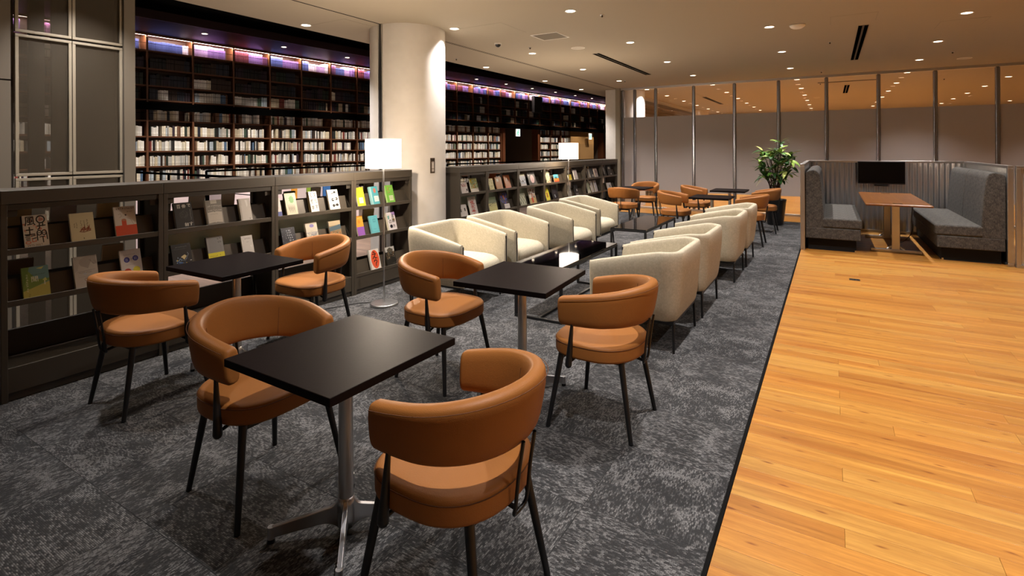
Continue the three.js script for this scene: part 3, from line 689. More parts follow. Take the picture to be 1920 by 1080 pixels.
// ================================================================ low display bookcases
const CASE_TOP = 1.265, FRONT = -4.2, REAR = -4.52;
function displayCase(a0, a1, label, kind) {
  const w = (a1 - a0) / 2, t = thing('display_bookcase', label, 'bookcase', FRONT, 0, -(a0 + a1) / 2, 0, 'low open display bookcases'), D = REAR - FRONT, p = 0.032;
  const post = (z0, z1, x0, x1) => rbox(x0, x1, 0, CASE_TOP - 0.08, z0, z1, 0.002, 1);
  part('post', post(w - p, w - 0.001, -0.04, 0), M.bronze, t); part('post', post(-w + 0.001, -w + p, -0.04, 0), M.bronze, t);
  part('post', post(w - p, w - 0.001, D, D + 0.04), M.bronze, t); part('post', post(-w + 0.001, -w + p, D, D + 0.04), M.bronze, t);
  part('side_panel', box(D + 0.04, -0.04, 0.06, CASE_TOP - 0.08, w - 0.012, w - 0.006), M.bronze, t); part('side_panel', box(D + 0.04, -0.04, 0.06, CASE_TOP - 0.08, -w + 0.006, -w + 0.012), M.bronze, t);
  part('top', [rbox(D, 0.004, CASE_TOP - 0.082, CASE_TOP, -w + 0.0008, w - 0.0008, 0.003, 1)], M.bronze, t);
  part('top_rail', [box(-0.03, -0.004, CASE_TOP - 0.118, CASE_TOP - 0.084, -w + p, w - p), box(D + 0.004, D + 0.03, CASE_TOP - 0.118, CASE_TOP - 0.084, -w + p, w - p)], M.bronzeDark, t);
  for (const s of [-1, 1]) part('bracket', box(-0.028, -0.02, CASE_TOP - 0.16, CASE_TOP - 0.118, s > 0 ? w - p - 0.05 : -w + p, s > 0 ? w - p : -w + p + 0.05), M.bronzeDark, t);
  const ledges = kind === 'three' ? [0.9, 0.59, 0.2] : [0.9, 0.59];
  for (const y of ledges) {
    const sh = part('ledge', [rbox(-0.1, -0.006, y - 0.006, y, -w + p, w - p, 0.001, 1), rbox(-0.012, -0.003, y - 0.024, y + 0.012, -w + p, w - p, 0.002, 1), rbox(D + 0.006, D + 0.1, y - 0.006, y, -w + p, w - p, 0.001, 1), rbox(D + 0.003, D + 0.012, y - 0.024, y + 0.012, -w + p, w - p, 0.002, 1)], M.bronze, t);
    for (const [x, s] of [[-0.1, -1], [D + 0.1, 1]]) part('slope_plate', new THREE.BoxGeometry(0.004, 0.135, 2 * (w - p) - 0.004).translate(0, 0.0675, 0).rotateZ(s < 0 ? 0.28 : -0.28).translate(x + (s < 0 ? 0.038 : -0.038), y, 0), M.bronze, t);
    for (const s of [-1, 1]) {                       // end gusset of the slope
      const g = new THREE.Shape(); g.moveTo(-0.1, y); g.lineTo(-0.008, y); g.lineTo(-0.1, y + 0.13); g.closePath();
      part('gusset', new THREE.ExtrudeGeometry(g, { depth: 0.002, bevelEnabled: false }).translate(0, 0, s > 0 ? w - p - 0.004 : -w + p + 0.002), M.bronzeDark, t);
    }
  }
  part('base_panel', [rbox(-0.03, -0.006, 0.05, 0.2, -w + p, w - p, 0.002, 1), box(D + 0.02, -0.03, 0.185, 0.197, -w + p, w - p)], M.bronze, t);
  part('kick_plate', box(-0.04, -0.015, 0.004, 0.05, -w + p, w - p), M.bronzeDark, t);
  if (kind !== 'three') part('rear_panel', rbox(D + 0.006, D + 0.03, 0.05, 0.36, -w + p, w - p, 0.002, 1), M.bronzeDark, t);
  if (kind === 'pane') part('pane', box(-0.175, -0.17, 0.56, 0.9, -w + p, w - p), M.greenPane, t);
  return t;
}
displayCase(1.1, 1.99, 'low bronze display bookcase at far left, its lower rows of pale picture books', 'open');
displayCase(1.99, 2.9, 'low bronze display bookcase with a grey and yellow book, behind the shaded table', 'pane');
displayCase(2.9, 3.8, 'low bronze display bookcase behind the chair beside the near floor lamp', 'pane');
displayCase(3.8, 4.68, 'low bronze display bookcase behind the near floor lamp, ending at the column', 'three');
{
  const edges = [5.6, 6.265, 7.142, 8.026, 8.91, 9.8, 10.7, 11.65], n = ['first', 'second', 'third', 'fourth', 'fifth', 'sixth', 'last'];
  for (let i = 0; i < 7; i++) displayCase(edges[i], edges[i + 1], `low dark display bookcase behind the cream armchairs, ${n[i]} after the white column`, i < 4 ? 'pane' : 'open');
}

// ================================================================ cover prints
const ATLAS_W = 10, CW = 204, CH = 300, atlas = document.createElement('canvas');
atlas.width = 2048; atlas.height = 2048;
const ctx = atlas.getContext('2d');
ctx.fillStyle = '#888'; ctx.fillRect(0, 0, 2048, 2048);
const GLYPH = {                                     // strokes on a field of ten by ten
  hyaku: '1,1 9,1|5,1 4,3|2,3 2,9.5|2,3 8,3 8,9.5|2,6 8,6|2,9 8,9', satsu: '2,1.5 2,9|2,1.5 8,1.5 8,9|4,1.5 4,9|6,1.5 6,9|0,5 10,5', de: '1,2 9,2 5.5,4 4.5,7 6,9 8.5,9|7.5,4 8.3,5.2|9,3.2 9.8,4.4',
  tagayasu: '0,2 5,2|0,4 5,4|0,6 5,6|2.5,0 2.5,10|2.5,6 0,9|2.5,6 5,8|6,3 10,3|5.6,6 10,6|7,1 7,7 6,10|9,1 9,10', su: '0,2.5 10,2.5|6,0 6,6 4.6,7 3.4,6 4.4,4.8 6,6 5.4,8.6 3.4,10', e: '3.5,0.6 6.5,1.4|2,3.6 8,3.2 1.6,9.6|5,6.2 6.2,9.4 9.4,9.2',
  q: '2,3 3,1 6.5,0.8 8,3 6.8,5 5,6 5,7.4|5,9 5,9.5', ru: '2,1 8,1 2,6 5,5 8,6.4 8,8.6 5.4,9.6 4,8.6 5,7.6 6.4,8.6', tetsu: '0.6,2 4.6,2|2.6,0 2.6,6 1.6,5.4|0.4,4.4 4.8,3.2|9,0.4 6,1.4 6,3 5,5.6|6,2.6 10,2.6|8,2.6 8,5.6|2.4,6.6 2.4,10|2.4,6.6 7.8,6.6 7.8,10|2.4,9.8 7.8,9.8',
  gaku: '2,0.6 2.8,2|5,0.2 5.2,1.8|8.2,0.4 7,2|0.6,4.4 0.6,2.8 9.4,2.8 9.4,4.4|2.6,4.6 7.4,4.6 5,6.2|5,6.2 5,9.6 3.8,9|0.6,7 9.4,7', bun: '5,0 5,2|0.6,2.4 9.4,2.4|7.4,2.6 5,7 1,10|2.6,2.6 5,7 9.4,10', ka: '3.4,0.4 0.4,5|2.4,3.4 2.4,10|5.4,0.4 5.4,8.6 6.4,9.4 9.6,9.4 9.6,7.6|9.4,2.6 5.4,5.4',
  i: '1,1 9,1 9,4 1,4 1,1|5,1 5,4|1,2.5 9,2.5|3,4.4 3,7.4|7,4.4 7,7.4|1,5.6 9,5.6|0,7.4 10,7.4|3.4,8 1.4,10|6.6,8 8.6,10', mon: '0.6,0.6 0.6,10|0.6,0.6 4,0.6 4,3.8 0.6,3.8|0.6,2.2 4,2.2|6,0.6 6,3.8 9.4,3.8|6,0.6 9.4,0.6 9.4,10|6,2.2 9.4,2.2|2.6,5 7.4,5|3.4,5 3.4,8.6|6.6,5 6.6,10|3.4,6.6 6.6,6.6|2.4,8.6 7.6,8.2', fu: '1.4,0.6 1.4,6 0.4,9.8|1.4,0.6 8.4,0.6 8.4,8 9.8,9.6|3,2.2 7,1.8|3,3.8 3,6.2 7,6.2 7,3.8 3,3.8|5,2 5,8.8|2.8,9 7.2,8.4',
  do: '1.6,3.6 8.4,3.6|5,0.4 5,9.2|0,9.2 10,9.2', ki: '0.8,0.8 3.6,0.8|0.2,2.4 4.2,2.4|0.8,4 3.6,4|0.8,5.6 3.6,5.6|0.8,7.2 3.6,7.2 3.6,9.6 0.8,9.6 0.8,7.2|5.2,1.4 9,1.4 9,4.8 5.4,4.8 5.4,9 9.8,9 9.8,7', gen: '4,0.4 6,1.2|0.6,2.2 9.4,2.2|2,4 8,4|2,5.6 8,5.6|2,7.2 8,7.2 8,9.8 2,9.8 2,7.2', go: '0.6,0.8 3.6,0.8|0,2.4 4.2,2.4|0.6,4 3.6,4|0.6,5.6 3.6,5.6|0.6,7.2 3.6,7.2 3.6,9.6 0.6,9.6 0.6,7.2|5,1.2 9.6,1.2|7,1.2 6.4,5|5,3 8.6,3 8.6,5|4.6,5 10,5|5.6,6.6 9,6.6 9,9.6 5.6,9.6 5.6,6.6', no: '5.4,1.6 4.4,7 2.2,8.8 0.8,6.4 2.4,2.8 6,1.4 9,4 8.6,7.4 6,9.6', to: '3,0.6 3.8,4|8.4,2.4 3,5 1.6,7.6 4,9.4 8.4,9.2', chikara: '1,3.2 9,3.2 8.4,9 6.8,8.6|5,0.4 4.4,5.6 1,9.8',
  ten: '4,3 6,3', kana: '2,2 8,2 5,6|3,5 7,8',
};
function glyph(key, x, y, s, color, lw) {
  ctx.strokeStyle = color; ctx.lineWidth = lw ?? s * 0.11; ctx.lineCap = 'round'; ctx.lineJoin = 'round';
  for (const stroke of GLYPH[key].split('|')) {
    ctx.beginPath();
    stroke.split(' ').forEach((q, i) => { const [u, v] = q.split(',').map(Number); if (i) ctx.lineTo(x + u * s / 10, y + v * s / 10); else ctx.moveTo(x + u * s / 10, y + v * s / 10); });
    ctx.stroke();
  }
}
const cell = (i) => [(i % ATLAS_W) * CW, Math.floor(i / ATLAS_W) * (CH + 10)];
let ox = 0, oy = 0;
const R = (x, y, w, h, c) => { ctx.fillStyle = c; ctx.fillRect(ox + x, oy + y, w, h); };
const O = (x, y, rx, ry, c) => { ctx.fillStyle = c; ctx.beginPath(); ctx.ellipse(ox + x, oy + y, rx, ry, 0, 0, 7); ctx.fill(); };
const G = (k, x, y, s, c, lw) => glyph(k, ox + x, oy + y, s, c, lw);
const L = (pts, c, w) => { ctx.strokeStyle = c; ctx.lineWidth = w; ctx.lineCap = 'round'; ctx.beginPath(); pts.forEach(([x, y], i) => (i ? ctx.lineTo(ox + x, oy + y) : ctx.moveTo(ox + x, oy + y))); ctx.stroke(); };
const P = (pts, c) => { ctx.fillStyle = c; ctx.beginPath(); pts.forEach(([x, y], i) => (i ? ctx.lineTo(ox + x, oy + y) : ctx.moveTo(ox + x, oy + y))); ctx.fill(); };
const small = (x, y, n, s, c, down) => { for (let i = 0; i < n; i++) { const X = down ? x : x + i * s * 1.25, Y = down ? y + i * s * 1.25 : y; for (let k = 0; k < 4; k++) { const v = rnd() < 0.5, a = rr(0, s), b = rr(0, s * 0.4); L(v ? [[X + a, Y + b], [X + a, Y + b + s * 0.6]] : [[X + b, Y + a], [X + b + s * 0.6, Y + a]], c, Math.max(1.4, s * 0.13)); } } };
const dots = (x0, x1, y0, y1, n, cs, r0, r1) => { for (let i = 0; i < n; i++) O(rr(x0, x1), rr(y0, y1), rr(r0, r1), rr(r0, r1), pick(cs)); };
const prints = {
  A1() { R(0, 0, CW, CH, '#e6ddd0'); dots(10, 190, 20, 250, 26, ['#e8a58a', '#e2c0a8', '#d98d78'], 5, 14); ctx.strokeStyle = '#15110f'; ctx.lineWidth = 11; ctx.beginPath(); ctx.ellipse(ox + 148, oy + 46, 33, 33, 0, 0, 7); ctx.stroke(); O(148, 46, 16, 16, '#c98a78'); L([[118, 108], [182, 104]], '#15110f', 10); L([[136, 88], [134, 128], [120, 140]], '#15110f', 10); L([[164, 86], [162, 108]], '#15110f', 10); for (const x of [128, 168]) { ctx.strokeStyle = '#15110f'; ctx.lineWidth = 9; ctx.beginPath(); ctx.ellipse(ox + x, oy + 172, 18, 22, 0, 0, 7); ctx.stroke(); L([[x - 14, 172], [x + 14, 172]], '#15110f', 6); } L([[110, 176], [110, 240]], '#15110f', 9); L([[188, 176], [190, 236]], '#15110f', 9); L([[130, 212], [168, 208]], '#15110f', 8); L([[154, 210], [156, 262]], '#15110f', 9); G('fu', 18, 12, 84, '#15110f', 9); G('do', 14, 110, 76, '#15110f', 10); L([[20, 190], [50, 188]], '#15110f', 8); L([[16, 204], [52, 202]], '#15110f', 7); L([[20, 218], [50, 216]], '#15110f', 7); L([[22, 232], [50, 230]], '#15110f', 7); L([[62, 196], [92, 192]], '#15110f', 8); L([[70, 222], [100, 216]], '#15110f', 8); ctx.strokeStyle = '#e07a58'; ctx.lineWidth = 7; ctx.beginPath(); ctx.ellipse(ox + 34, oy + 254, 20, 11, 0, 0, 7); ctx.stroke(); L([[66, 214], [68, 250], [98, 248], [96, 232]], '#e07a58', 7); ctx.fillStyle = '#2a231f'; ctx.font = '26px serif'; ctx.fillText('1975-2017', ox + 22, oy + 292); },
  A2() { R(0, 0, CW, CH, '#e9dfb9'); small(138, 70, 6, 13, '#5a4a34', true); small(112, 78, 6, 13, '#5a4a34', true); small(86, 84, 5, 13, '#5a4a34', true); small(48, 100, 5, 10, '#5a4a34', true); small(30, 104, 4, 10, '#5a4a34', true); for (let i = 0; i < 9; i++) L([[80 + i * 9, 196 - (i % 3) * 10], [88 + i * 10, 172 - (i % 4) * 9], [100 + i * 8, 186]], i % 2 ? '#8a3a22' : '#a5552f', 6); L([[74, 196], [110, 204], [168, 190]], '#7a3320', 7); L([[104, 262], [104, 274]], '#4a3a2a', 5); },
  A3() { R(0, 0, CW, CH, '#e7e0d8'); small(22, 14, 9, 16, '#4a3f3a', false); R(0, 190, CW, 110, '#e2542a'); R(64, 136, 44, 60, '#e2542a'); O(86, 136, 22, 12, '#c9825f'); L([[120, 120], [150, 130], [168, 176], [176, 190]], '#b0a79c', 4); L([[40, 80], [60, 70], [70, 96], [48, 110]], '#b0a79c', 4); O(108, 88, 9, 8, '#4b3430'); small(120, 52, 5, 9, '#7d7169', false); L([[6, 294], [198, 294]], '#e7e0d8', 6); },
  A4() { R(0, 0, CW, CH, '#6f9a9c'); P([[0, 70], [0, 240], [204, 150], [204, 130], [110, 130], [50, 40]], '#7f9a44'); P([[0, 0], [60, 0], [30, 120], [0, 200]], '#6b8a3c'); P([[0, 230], [204, 160], [204, 300], [0, 300]], '#c9bf62'); P([[110, 20], [170, 10], [150, 34]], '#d4d27a'); G('mon', 68, 96, 52, '#eef0d8', 5); small(28, 72, 8, 17, '#e9edc6', true); small(64, 74, 8, 11, '#3f5b4a', false); P([[150, 140], [176, 120], [186, 150], [168, 152]], '#d8d678'); R(162, 150, 9, 40, '#eae6c8'); small(40, 258, 2, 14, '#8a7f3c', true); },
  A5() { R(0, 0, CW, CH, '#d4cdc3'); P([[30, 40], [100, 10], [190, 0], [200, 90], [160, 40], [120, 120], [60, 90]], '#b7afa5'); P([[0, 0], [60, 20], [30, 130], [0, 150]], '#c6beb4'); for (let i = 0; i < 7; i++) L([[134 + i * 10, 36 + i * 4], [170 + i * 4, 86]], '#8d857c', 2.4); L([[28, 146], [180, 136]], '#9c938a', 3); small(40, 152, 11, 8, '#8a8178', false); L([[34, 196], [176, 190]], '#b0a79d', 2.5); O(90, 168, 14, 10, '#c9cdd3'); },
  A6() { R(0, 0, CW, CH, '#ece6e2'); small(36, 44, 9, 10, '#a9a2a0', false); O(62, 100, 28, 27, '#3c3f9c'); O(146, 92, 28, 27, '#3c3f9c'); G('hyaku', 48, 86, 28, '#c9c9ea', 2.6); G('ki', 132, 78, 28, '#c9c9ea', 2.6); G('to', 98, 86, 22, '#6b6690', 2.6); small(50, 148, 10, 7, '#b5aead', false); O(60, 216, 34, 30, '#d4483a'); O(146, 206, 34, 30, '#f0e23e'); R(0, 260, CW, 40, '#ece6e2'); },
  B1() { R(0, 0, CW, CH, '#161413'); G('hyaku', 30, 20, 46, '#e9e4da'); G('satsu', 88, 20, 46, '#e9e4da'); G('de', 146, 14, 42, '#e9e4da'); for (let i = 0; i < 60; i++) { const a = rr(0, 6.3), r = rr(5, 58); L([[96 + Math.cos(a) * r, 142 + Math.sin(a) * r * 0.9], [96 + Math.cos(a + 0.6) * r * 0.8, 142 + Math.sin(a + 0.6) * r]], '#4a4846', 2.2); } small(172, 84, 9, 11, '#b9b4aa', true); G('tagayasu', 98, 236, 42, '#e9e4da'); G('su', 148, 232, 42, '#e9e4da'); },
  B2() { R(0, 0, CW, CH, '#8d887f'); R(66, 4, 76, 40, '#d3cdc0'); small(76, 16, 5, 9, '#8d887f', false); small(22, 66, 8, 17, '#eee9dd', false); small(94, 92, 1, 12, '#eee9dd', false); small(22, 116, 8, 17, '#eee9dd', false); P([[14, 150], [90, 140], [102, 150], [114, 140], [192, 150], [190, 278], [114, 268], [102, 276], [90, 268], [14, 278]], '#d8d1c4'); small(40, 168, 9, 9, '#9a9388', false); L([[30, 250], [176, 246]], '#b3ac9f', 2); },
  B3() { R(0, 0, CW, CH, '#dcd7d0'); R(0, 0, 30, CH, '#b9b3a8'); small(38, 30, 6, 9, '#9c968c', true); P([[110, 20], [150, 24], [150, 90], [132, 120], [120, 70]], '#f4f1ec'); small(176, 18, 12, 8, '#a59f96', true); O(160, 272, 9, 8, '#9d978e'); },
  B4() { R(0, 0, CW, CH, '#17181a'); small(40, 30, 9, 11, '#8a8f92', false); small(24, 56, 11, 9, '#5d6266', false); dots(40, 190, 150, 290, 40, ['#2f5f9c', '#e8c95a', '#c8cdd2', '#20344d', '#8fb3d9'], 3, 12); P([[90, 150], [130, 130], [150, 150], [120, 190]], '#e9d9a0'); L([[130, 200], [170, 130], [160, 110]], '#8b97a8', 6); P([[50, 230], [100, 210], [110, 290], [46, 300]], '#3563a8'); L([[110, 280], [196, 268]], '#cfd3d6', 6); },
  B5() { R(0, 0, CW, CH, '#8b8a89'); R(18, 8, 4, 170, '#a5a4a2'); small(132, 16, 2, 22, '#45443f', false); small(136, 54, 2, 22, '#45443f', false); small(160, 100, 5, 12, '#6d6c69', true); R(0, 182, CW, 118, '#ece02c'); small(16, 212, 7, 12, '#6a6414', false); small(30, 236, 8, 12, '#6a6414', false); small(16, 262, 6, 11, '#6a6414', false); small(140, 206, 3, 16, '#8a831a', true); },
  B6() { R(0, 0, CW, CH, '#e1dcd5'); small(58, 36, 6, 15, '#3d3833', false); small(86, 84, 4, 9, '#7b746c', false); P([[150, 140], [170, 136], [164, 176]], '#f6f3ee'); small(30, 60, 2, 9, '#a19a91', true); },
  C0() { R(0, 0, CW, CH, '#e8e3e0'); R(0, 220, CW, 80, '#2b3f94'); small(60, 60, 6, 16, '#b35c4a', true); },
  C1() { R(0, 0, CW, CH, '#e2dabd'); O(118, 90, 40, 48, '#4fa43f'); for (let i = 0; i < 9; i++) { const a = i * 0.7; P([[118, 90], [118 + Math.cos(a) * 66, 90 + Math.sin(a) * 66], [118 + Math.cos(a + 0.3) * 40, 90 + Math.sin(a + 0.3) * 40]], '#5bb04a'); } for (let i = 0; i < 30; i++) L([[40 + i * 4.4, 150 + (i % 5) * 14], [46 + i * 4, 210 + (i % 7) * 11]], i % 2 ? '#6a6350' : '#9c947c', 3.2); small(30, 40, 8, 10, '#8c8468', true); },
  C2() { R(0, 0, CW, CH, '#eeeae4'); G('bun', 116, 20, 62, '#141211'); G('ka', 120, 108, 62, '#141211'); G('su', 122, 196, 62, '#141211'); G('ru', 22, 28, 58, '#141211'); G('tetsu', 22, 112, 62, '#141211'); G('gaku', 26, 204, 62, '#141211'); },
  C3() { R(0, 0, CW, CH, '#eae6e3'); O(140, 42, 22, 16, '#1b1918'); L([[70, 62], [128, 48]], '#1b1918', 9); O(84, 150, 26, 24, '#23201f'); R(76, 140, 30, 14, '#eae6e3'); O(156, 140, 24, 22, '#1b1918'); O(148, 138, 10, 9, '#eae6e3'); O(84, 236, 24, 22, '#1b1918'); O(152, 230, 28, 20, '#23201f'); L([[90, 240], [150, 226]], '#1b1918', 10); small(20, 50, 12, 9, '#8e8985', true); },
  C4() { R(0, 0, CW, CH, '#141a2a'); for (let i = 0; i < 6; i++) small(70 + i * 6, 30 + i * 34, 3, 20, '#dfe3ea', false); dots(10, 190, 20, 280, 40, ['#5d6a8c', '#aeb8cc', '#e9edf4'], 1.5, 4); P([[30, 270], [60, 240], [90, 262], [120, 236], [160, 258], [190, 244], [190, 300], [30, 300]], '#eef0f2'); },
  C5() { R(0, 0, CW, CH, '#ded6c4'); O(110, 44, 38, 22, '#8d86c2'); for (let i = 0; i < 70; i++) L([[rr(6, 190), rr(110, 290)], [rr(6, 198), rr(130, 290)]].map(([x, y], k) => [x, y]), pick(['#6c7288', '#8f93a6', '#565a6c', '#c3bfb2']), rr(2, 5)); R(0, 130, CW, 6, '#8f93a6'); small(76, 110, 3, 10, '#5c5a66', false); },
  C6() { R(0, 0, CW, CH, '#8f7a5c'); R(0, 0, CW, 70, '#c7b494'); P([[0, 90], [204, 60], [204, 130], [0, 150]], '#4f6470'); for (let i = 0; i < 90; i++) O(rr(4, 200), rr(150, 296), rr(3, 12), rr(2, 8), pick(['#b36b34', '#d28a48', '#7a4a28', '#5c4a38', '#c9a06c'])); },
  D1() { R(0, 0, CW, CH, '#efd836'); P([[60, 20], [120, 60], [80, 130], [40, 80]], '#e9c62e'); R(50, 160, 110, 90, '#f3ead2'); small(64, 180, 6, 11, '#6e8a62', false); small(64, 204, 6, 11, '#a4675c', false); },
  D2() { R(0, 0, CW, CH, '#52a8b4'); O(120, 70, 34, 40, '#c27a6a'); R(80, 160, 110, 90, '#f0ece4'); small(96, 182, 5, 12, '#c0574c', false); small(96, 208, 5, 12, '#c0574c', false); R(0, 0, 40, CH, '#9ac9cc'); },
  D3() { R(0, 0, CW, CH, '#79bd4a'); dots(50, 180, 30, 150, 16, ['#a56a5a', '#94d06a', '#c9885e'], 5, 14); R(60, 176, 110, 88, '#cfe0b4'); small(76, 196, 6, 11, '#8a5f6a', false); small(76, 222, 6, 11, '#8a5f6a', false); },
  D4() { R(0, 0, CW, 165, '#eba53c'); R(0, 165, CW, 135, '#9760bb'); O(90, 90, 36, 26, '#d98a2c'); L([[60, 40], [140, 34]], '#f2c68a', 6); },
  D5() { R(0, 0, CW, CH, '#6cc1cc'); small(70, 56, 3, 24, '#2f6f7c', false); small(70, 92, 3, 24, '#2f6f7c', false); ctx.strokeStyle = '#3f8c98'; ctx.lineWidth = 4; ctx.strokeRect(ox + 22, oy + 24, 160, 250); small(60, 220, 6, 10, '#2f6f7c', false); },
  D6() { R(0, 0, CW, CH, '#e9e4e6'); P([[100, 0], [204, 0], [204, 60], [130, 40]], '#a98cc4'); O(160, 130, 20, 24, '#e2b44a'); G('gen', 112, 34, 62, '#191615'); G('go', 114, 108, 62, '#191615'); G('no', 26, 116, 74, '#191615'); O(70, 236, 34, 30, '#151724'); G('chikara', 108, 204, 58, '#191615'); P([[10, 60], [60, 50], [50, 110], [16, 120]], '#6fa8a0'); },
  D7() { R(0, 0, CW, CH, '#efe6dc'); O(108, 150, 84, 138, '#ee5a30'); G('e', 48, 34, 108, '#191312', 15); G('q', 64, 156, 92, '#191312', 15); R(0, 0, 14, CH, '#c4c9c4'); small(14, 270, 4, 8, '#7d766d', false); },
  D8() { R(0, 0, CW, CH, '#17150f'); R(0, 0, CW, 80, '#c9c6c0'); P([[40, 40], [100, 10], [170, 44], [160, 90], [50, 90]], '#5c5648'); dots(10, 196, 90, 190, 70, ['#a87a4a', '#d8c69a', '#5a4a38', '#8a9aa4'], 2, 7); small(130, 262, 5, 10, '#9a958c', false); },
  E1() { R(0, 0, CW, CH, '#e6ddda'); for (let i = 0; i < 7; i++) L([[20 + i * 24, 20 + (i % 3) * 16], [60 + i * 16, 110]], ['#b94a3c', '#5a5a6c', '#d98a6a'][i % 3], 11); P([[150, 180], [196, 170], [190, 236], [160, 230]], '#2c2628'); L([[120, 244], [180, 240]], '#3b3436', 7); },
  E2() { R(0, 0, CW, CH, '#a4b27a'); dots(6, 196, 20, 200, 60, ['#e3c33e', '#6f9a54', '#cfd6c0', '#8fae9a', '#c98a5a'], 6, 20); R(0, 218, CW, 82, '#ece7dc'); },
  E3() { R(0, 0, CW, CH, '#e6e0da'); P([[120, 90], [160, 90], [160, 170], [128, 166]], '#2a2523'); P([[10, 110], [40, 100], [40, 180], [10, 180]], '#55504b'); small(30, 220, 9, 8, '#857d76', false); },
  E4() { R(0, 0, CW, CH, '#e6dfd9'); for (let i = 0; i < 46; i++) L([[rr(40, 150), rr(30, 270)], [rr(40, 160), rr(30, 270)]].map(([x, y], k, q) => [x, q[0][1] + k * 20]), pick(['#c4483c', '#d96a56', '#b03a34']), 6); },
  F1() { R(0, 0, CW, CH, '#d9d48a'); dots(10, 190, 20, 280, 46, ['#6f6a34', '#a49c4c', '#f0ebc0'], 5, 14); },
  F2() { R(0, 0, CW, CH, '#b5763a'); R(40, 40, 60, 70, '#d8ccb0'); small(120, 60, 6, 14, '#8a5526', true); },
  F3() { R(0, 0, CW, CH, '#b8662c'); O(120, 110, 30, 44, '#7d3f1c'); O(92, 100, 16, 40, '#e6d2b0'); R(0, 270, CW, 30, '#d1522a'); },
  F4() { R(0, 0, CW, 130, '#7b8a68'); R(0, 130, CW, 170, '#d9d48c'); L([[10, 180], [160, 110]], '#4b4a38', 8); dots(10, 196, 120, 200, 40, ['#6b6a52', '#a39f74'], 3, 9); },
  F5() { R(0, 0, CW, CH, '#10121f'); dots(20, 180, 60, 210, 60, ['#27306a', '#3f4cae', '#12182c', '#7a4a3a'], 8, 24); P([[84, 90], [110, 84], [112, 150], [96, 156]], '#b05c34'); R(80, 222, 124, 70, '#e9e4e2'); small(96, 246, 7, 9, '#9a9590', false); },
  G1() { R(0, 0, CW, CH, '#8d98ac'); R(0, 0, CW, 50, '#c3c9a0'); dots(20, 180, 120, 200, 20, ['#2d3440', '#4a5568', '#b9c2d0'], 8, 22); R(0, 240, CW, 60, '#b7b6bc'); },
  G2() { R(0, 0, CW, CH, '#100e10'); O(116, 160, 56, 92, '#dcbcbe'); L([[112, 120], [124, 160], [114, 200]], '#a8787c', 6); R(20, 60, 14, 24, '#e6dedc'); },
  G3() { R(0, 0, CW, CH, '#a6ac98'); for (let i = 0; i < 5; i++) for (let k = 0; k < 3; k++) P([[20 + i * 36, 70 + k * 70], [40 + i * 36, 70 + k * 70], [40 + i * 36, 114 + k * 70], [20 + i * 36, 114 + k * 70]], ['#5a5e50', '#d9d6c4'][(i + k) % 2]); },
  G4() { R(0, 0, CW, CH, '#cfc9c2'); R(0, 190, CW, 110, '#b09a6a'); dots(20, 190, 40, 190, 26, ['#4a4038', '#8c5c4a', '#b9a890'], 8, 24); P([[60, 200], [110, 160], [120, 270], [70, 280]], '#b9412c'); },
  H1() { R(0, 0, CW, CH, '#c9c8a4'); dots(4, 200, 10, 290, 70, ['#6b7a4a', '#a05a5c', '#e9e4c8', '#4f5c3c'], 6, 16); },
  H2() { R(0, 0, CW, 150, '#4f9ab0'); R(0, 150, CW, 90, '#c9762c'); R(0, 240, CW, 60, '#b8442a'); O(90, 130, 36, 44, '#30463c'); O(160, 60, 20, 18, '#d9d28a'); },
  H3() { R(0, 0, CW, CH, '#cfc63c'); P([[40, 120], [140, 110], [140, 220], [50, 226]], '#8a5c2c'); R(0, 260, CW, 40, '#b9b04a'); },
  H4() { R(0, 0, CW, CH, '#151419'); P([[60, 200], [90, 190], [110, 250], [80, 262]], '#8f95a0'); dots(30, 180, 40, 170, 16, ['#23222c', '#2b2a36'], 8, 20); },
  I1() { R(0, 0, CW, CH, '#cbb23a'); R(0, 200, CW, 100, '#d9c762'); },
  I2() { R(0, 0, CW, CH, '#d2cbca'); small(80, 40, 9, 18, '#8a8484', true); R(20, 240, 170, 40, '#c0b8b6'); },
  I3() { R(0, 0, CW, CH, '#8f8d86'); dots(10, 190, 20, 280, 30, ['#5c5a56', '#c2bfb6'], 6, 18); },
  I4() { R(0, 0, CW, CH, '#1d1c1e'); R(110, 120, 50, 60, '#bdbbbb'); R(40, 230, 150, 60, '#6c6b6d'); },
  J1() { R(0, 0, CW, CH, '#c4c0b6'); R(0, 0, 60, CH, '#2a2a2a'); }, J2() { R(0, 0, CW, CH, '#4f565c'); R(60, 200, 120, 70, '#c9c8c4'); }, J3() { R(0, 0, CW, CH, '#c7b9b6'); O(110, 120, 34, 60, '#8c7672'); },
  J4() { R(0, 0, CW, CH, '#b9bc9c'); R(0, 220, CW, 80, '#d9d9c0'); }, J5() { R(0, 0, CW, CH, '#cfcac2'); small(60, 60, 8, 16, '#8c877f', true); }, J6() { R(0, 0, CW, CH, '#c4bfc0'); R(30, 40, 150, 30, '#9a9596'); },
  K1() { R(0, 0, CW, CH, '#232324'); R(30, 40, 60, 200, '#a9a8a4'); }, K2() { R(0, 0, CW, CH, '#2a2a2b'); O(100, 70, 50, 34, '#c9c6c2'); R(120, 240, 60, 30, '#d9d7d2'); }, K3() { R(0, 0, CW, CH, '#dcd9d4'); P([[110, 110], [150, 106], [154, 210], [116, 214]], '#1d1b1b'); R(0, 270, CW, 30, '#c4c1bb'); },
};
const printIndex = {};
Object.keys(prints).forEach((k, i) => { printIndex[k] = i; [ox, oy] = cell(i); ctx.save(); ctx.beginPath(); ctx.rect(ox, oy, CW, CH); ctx.clip(); prints[k](); ctx.restore(); });
const coverMap = new THREE.CanvasTexture(atlas); coverMap.colorSpace = THREE.SRGBColorSpace;
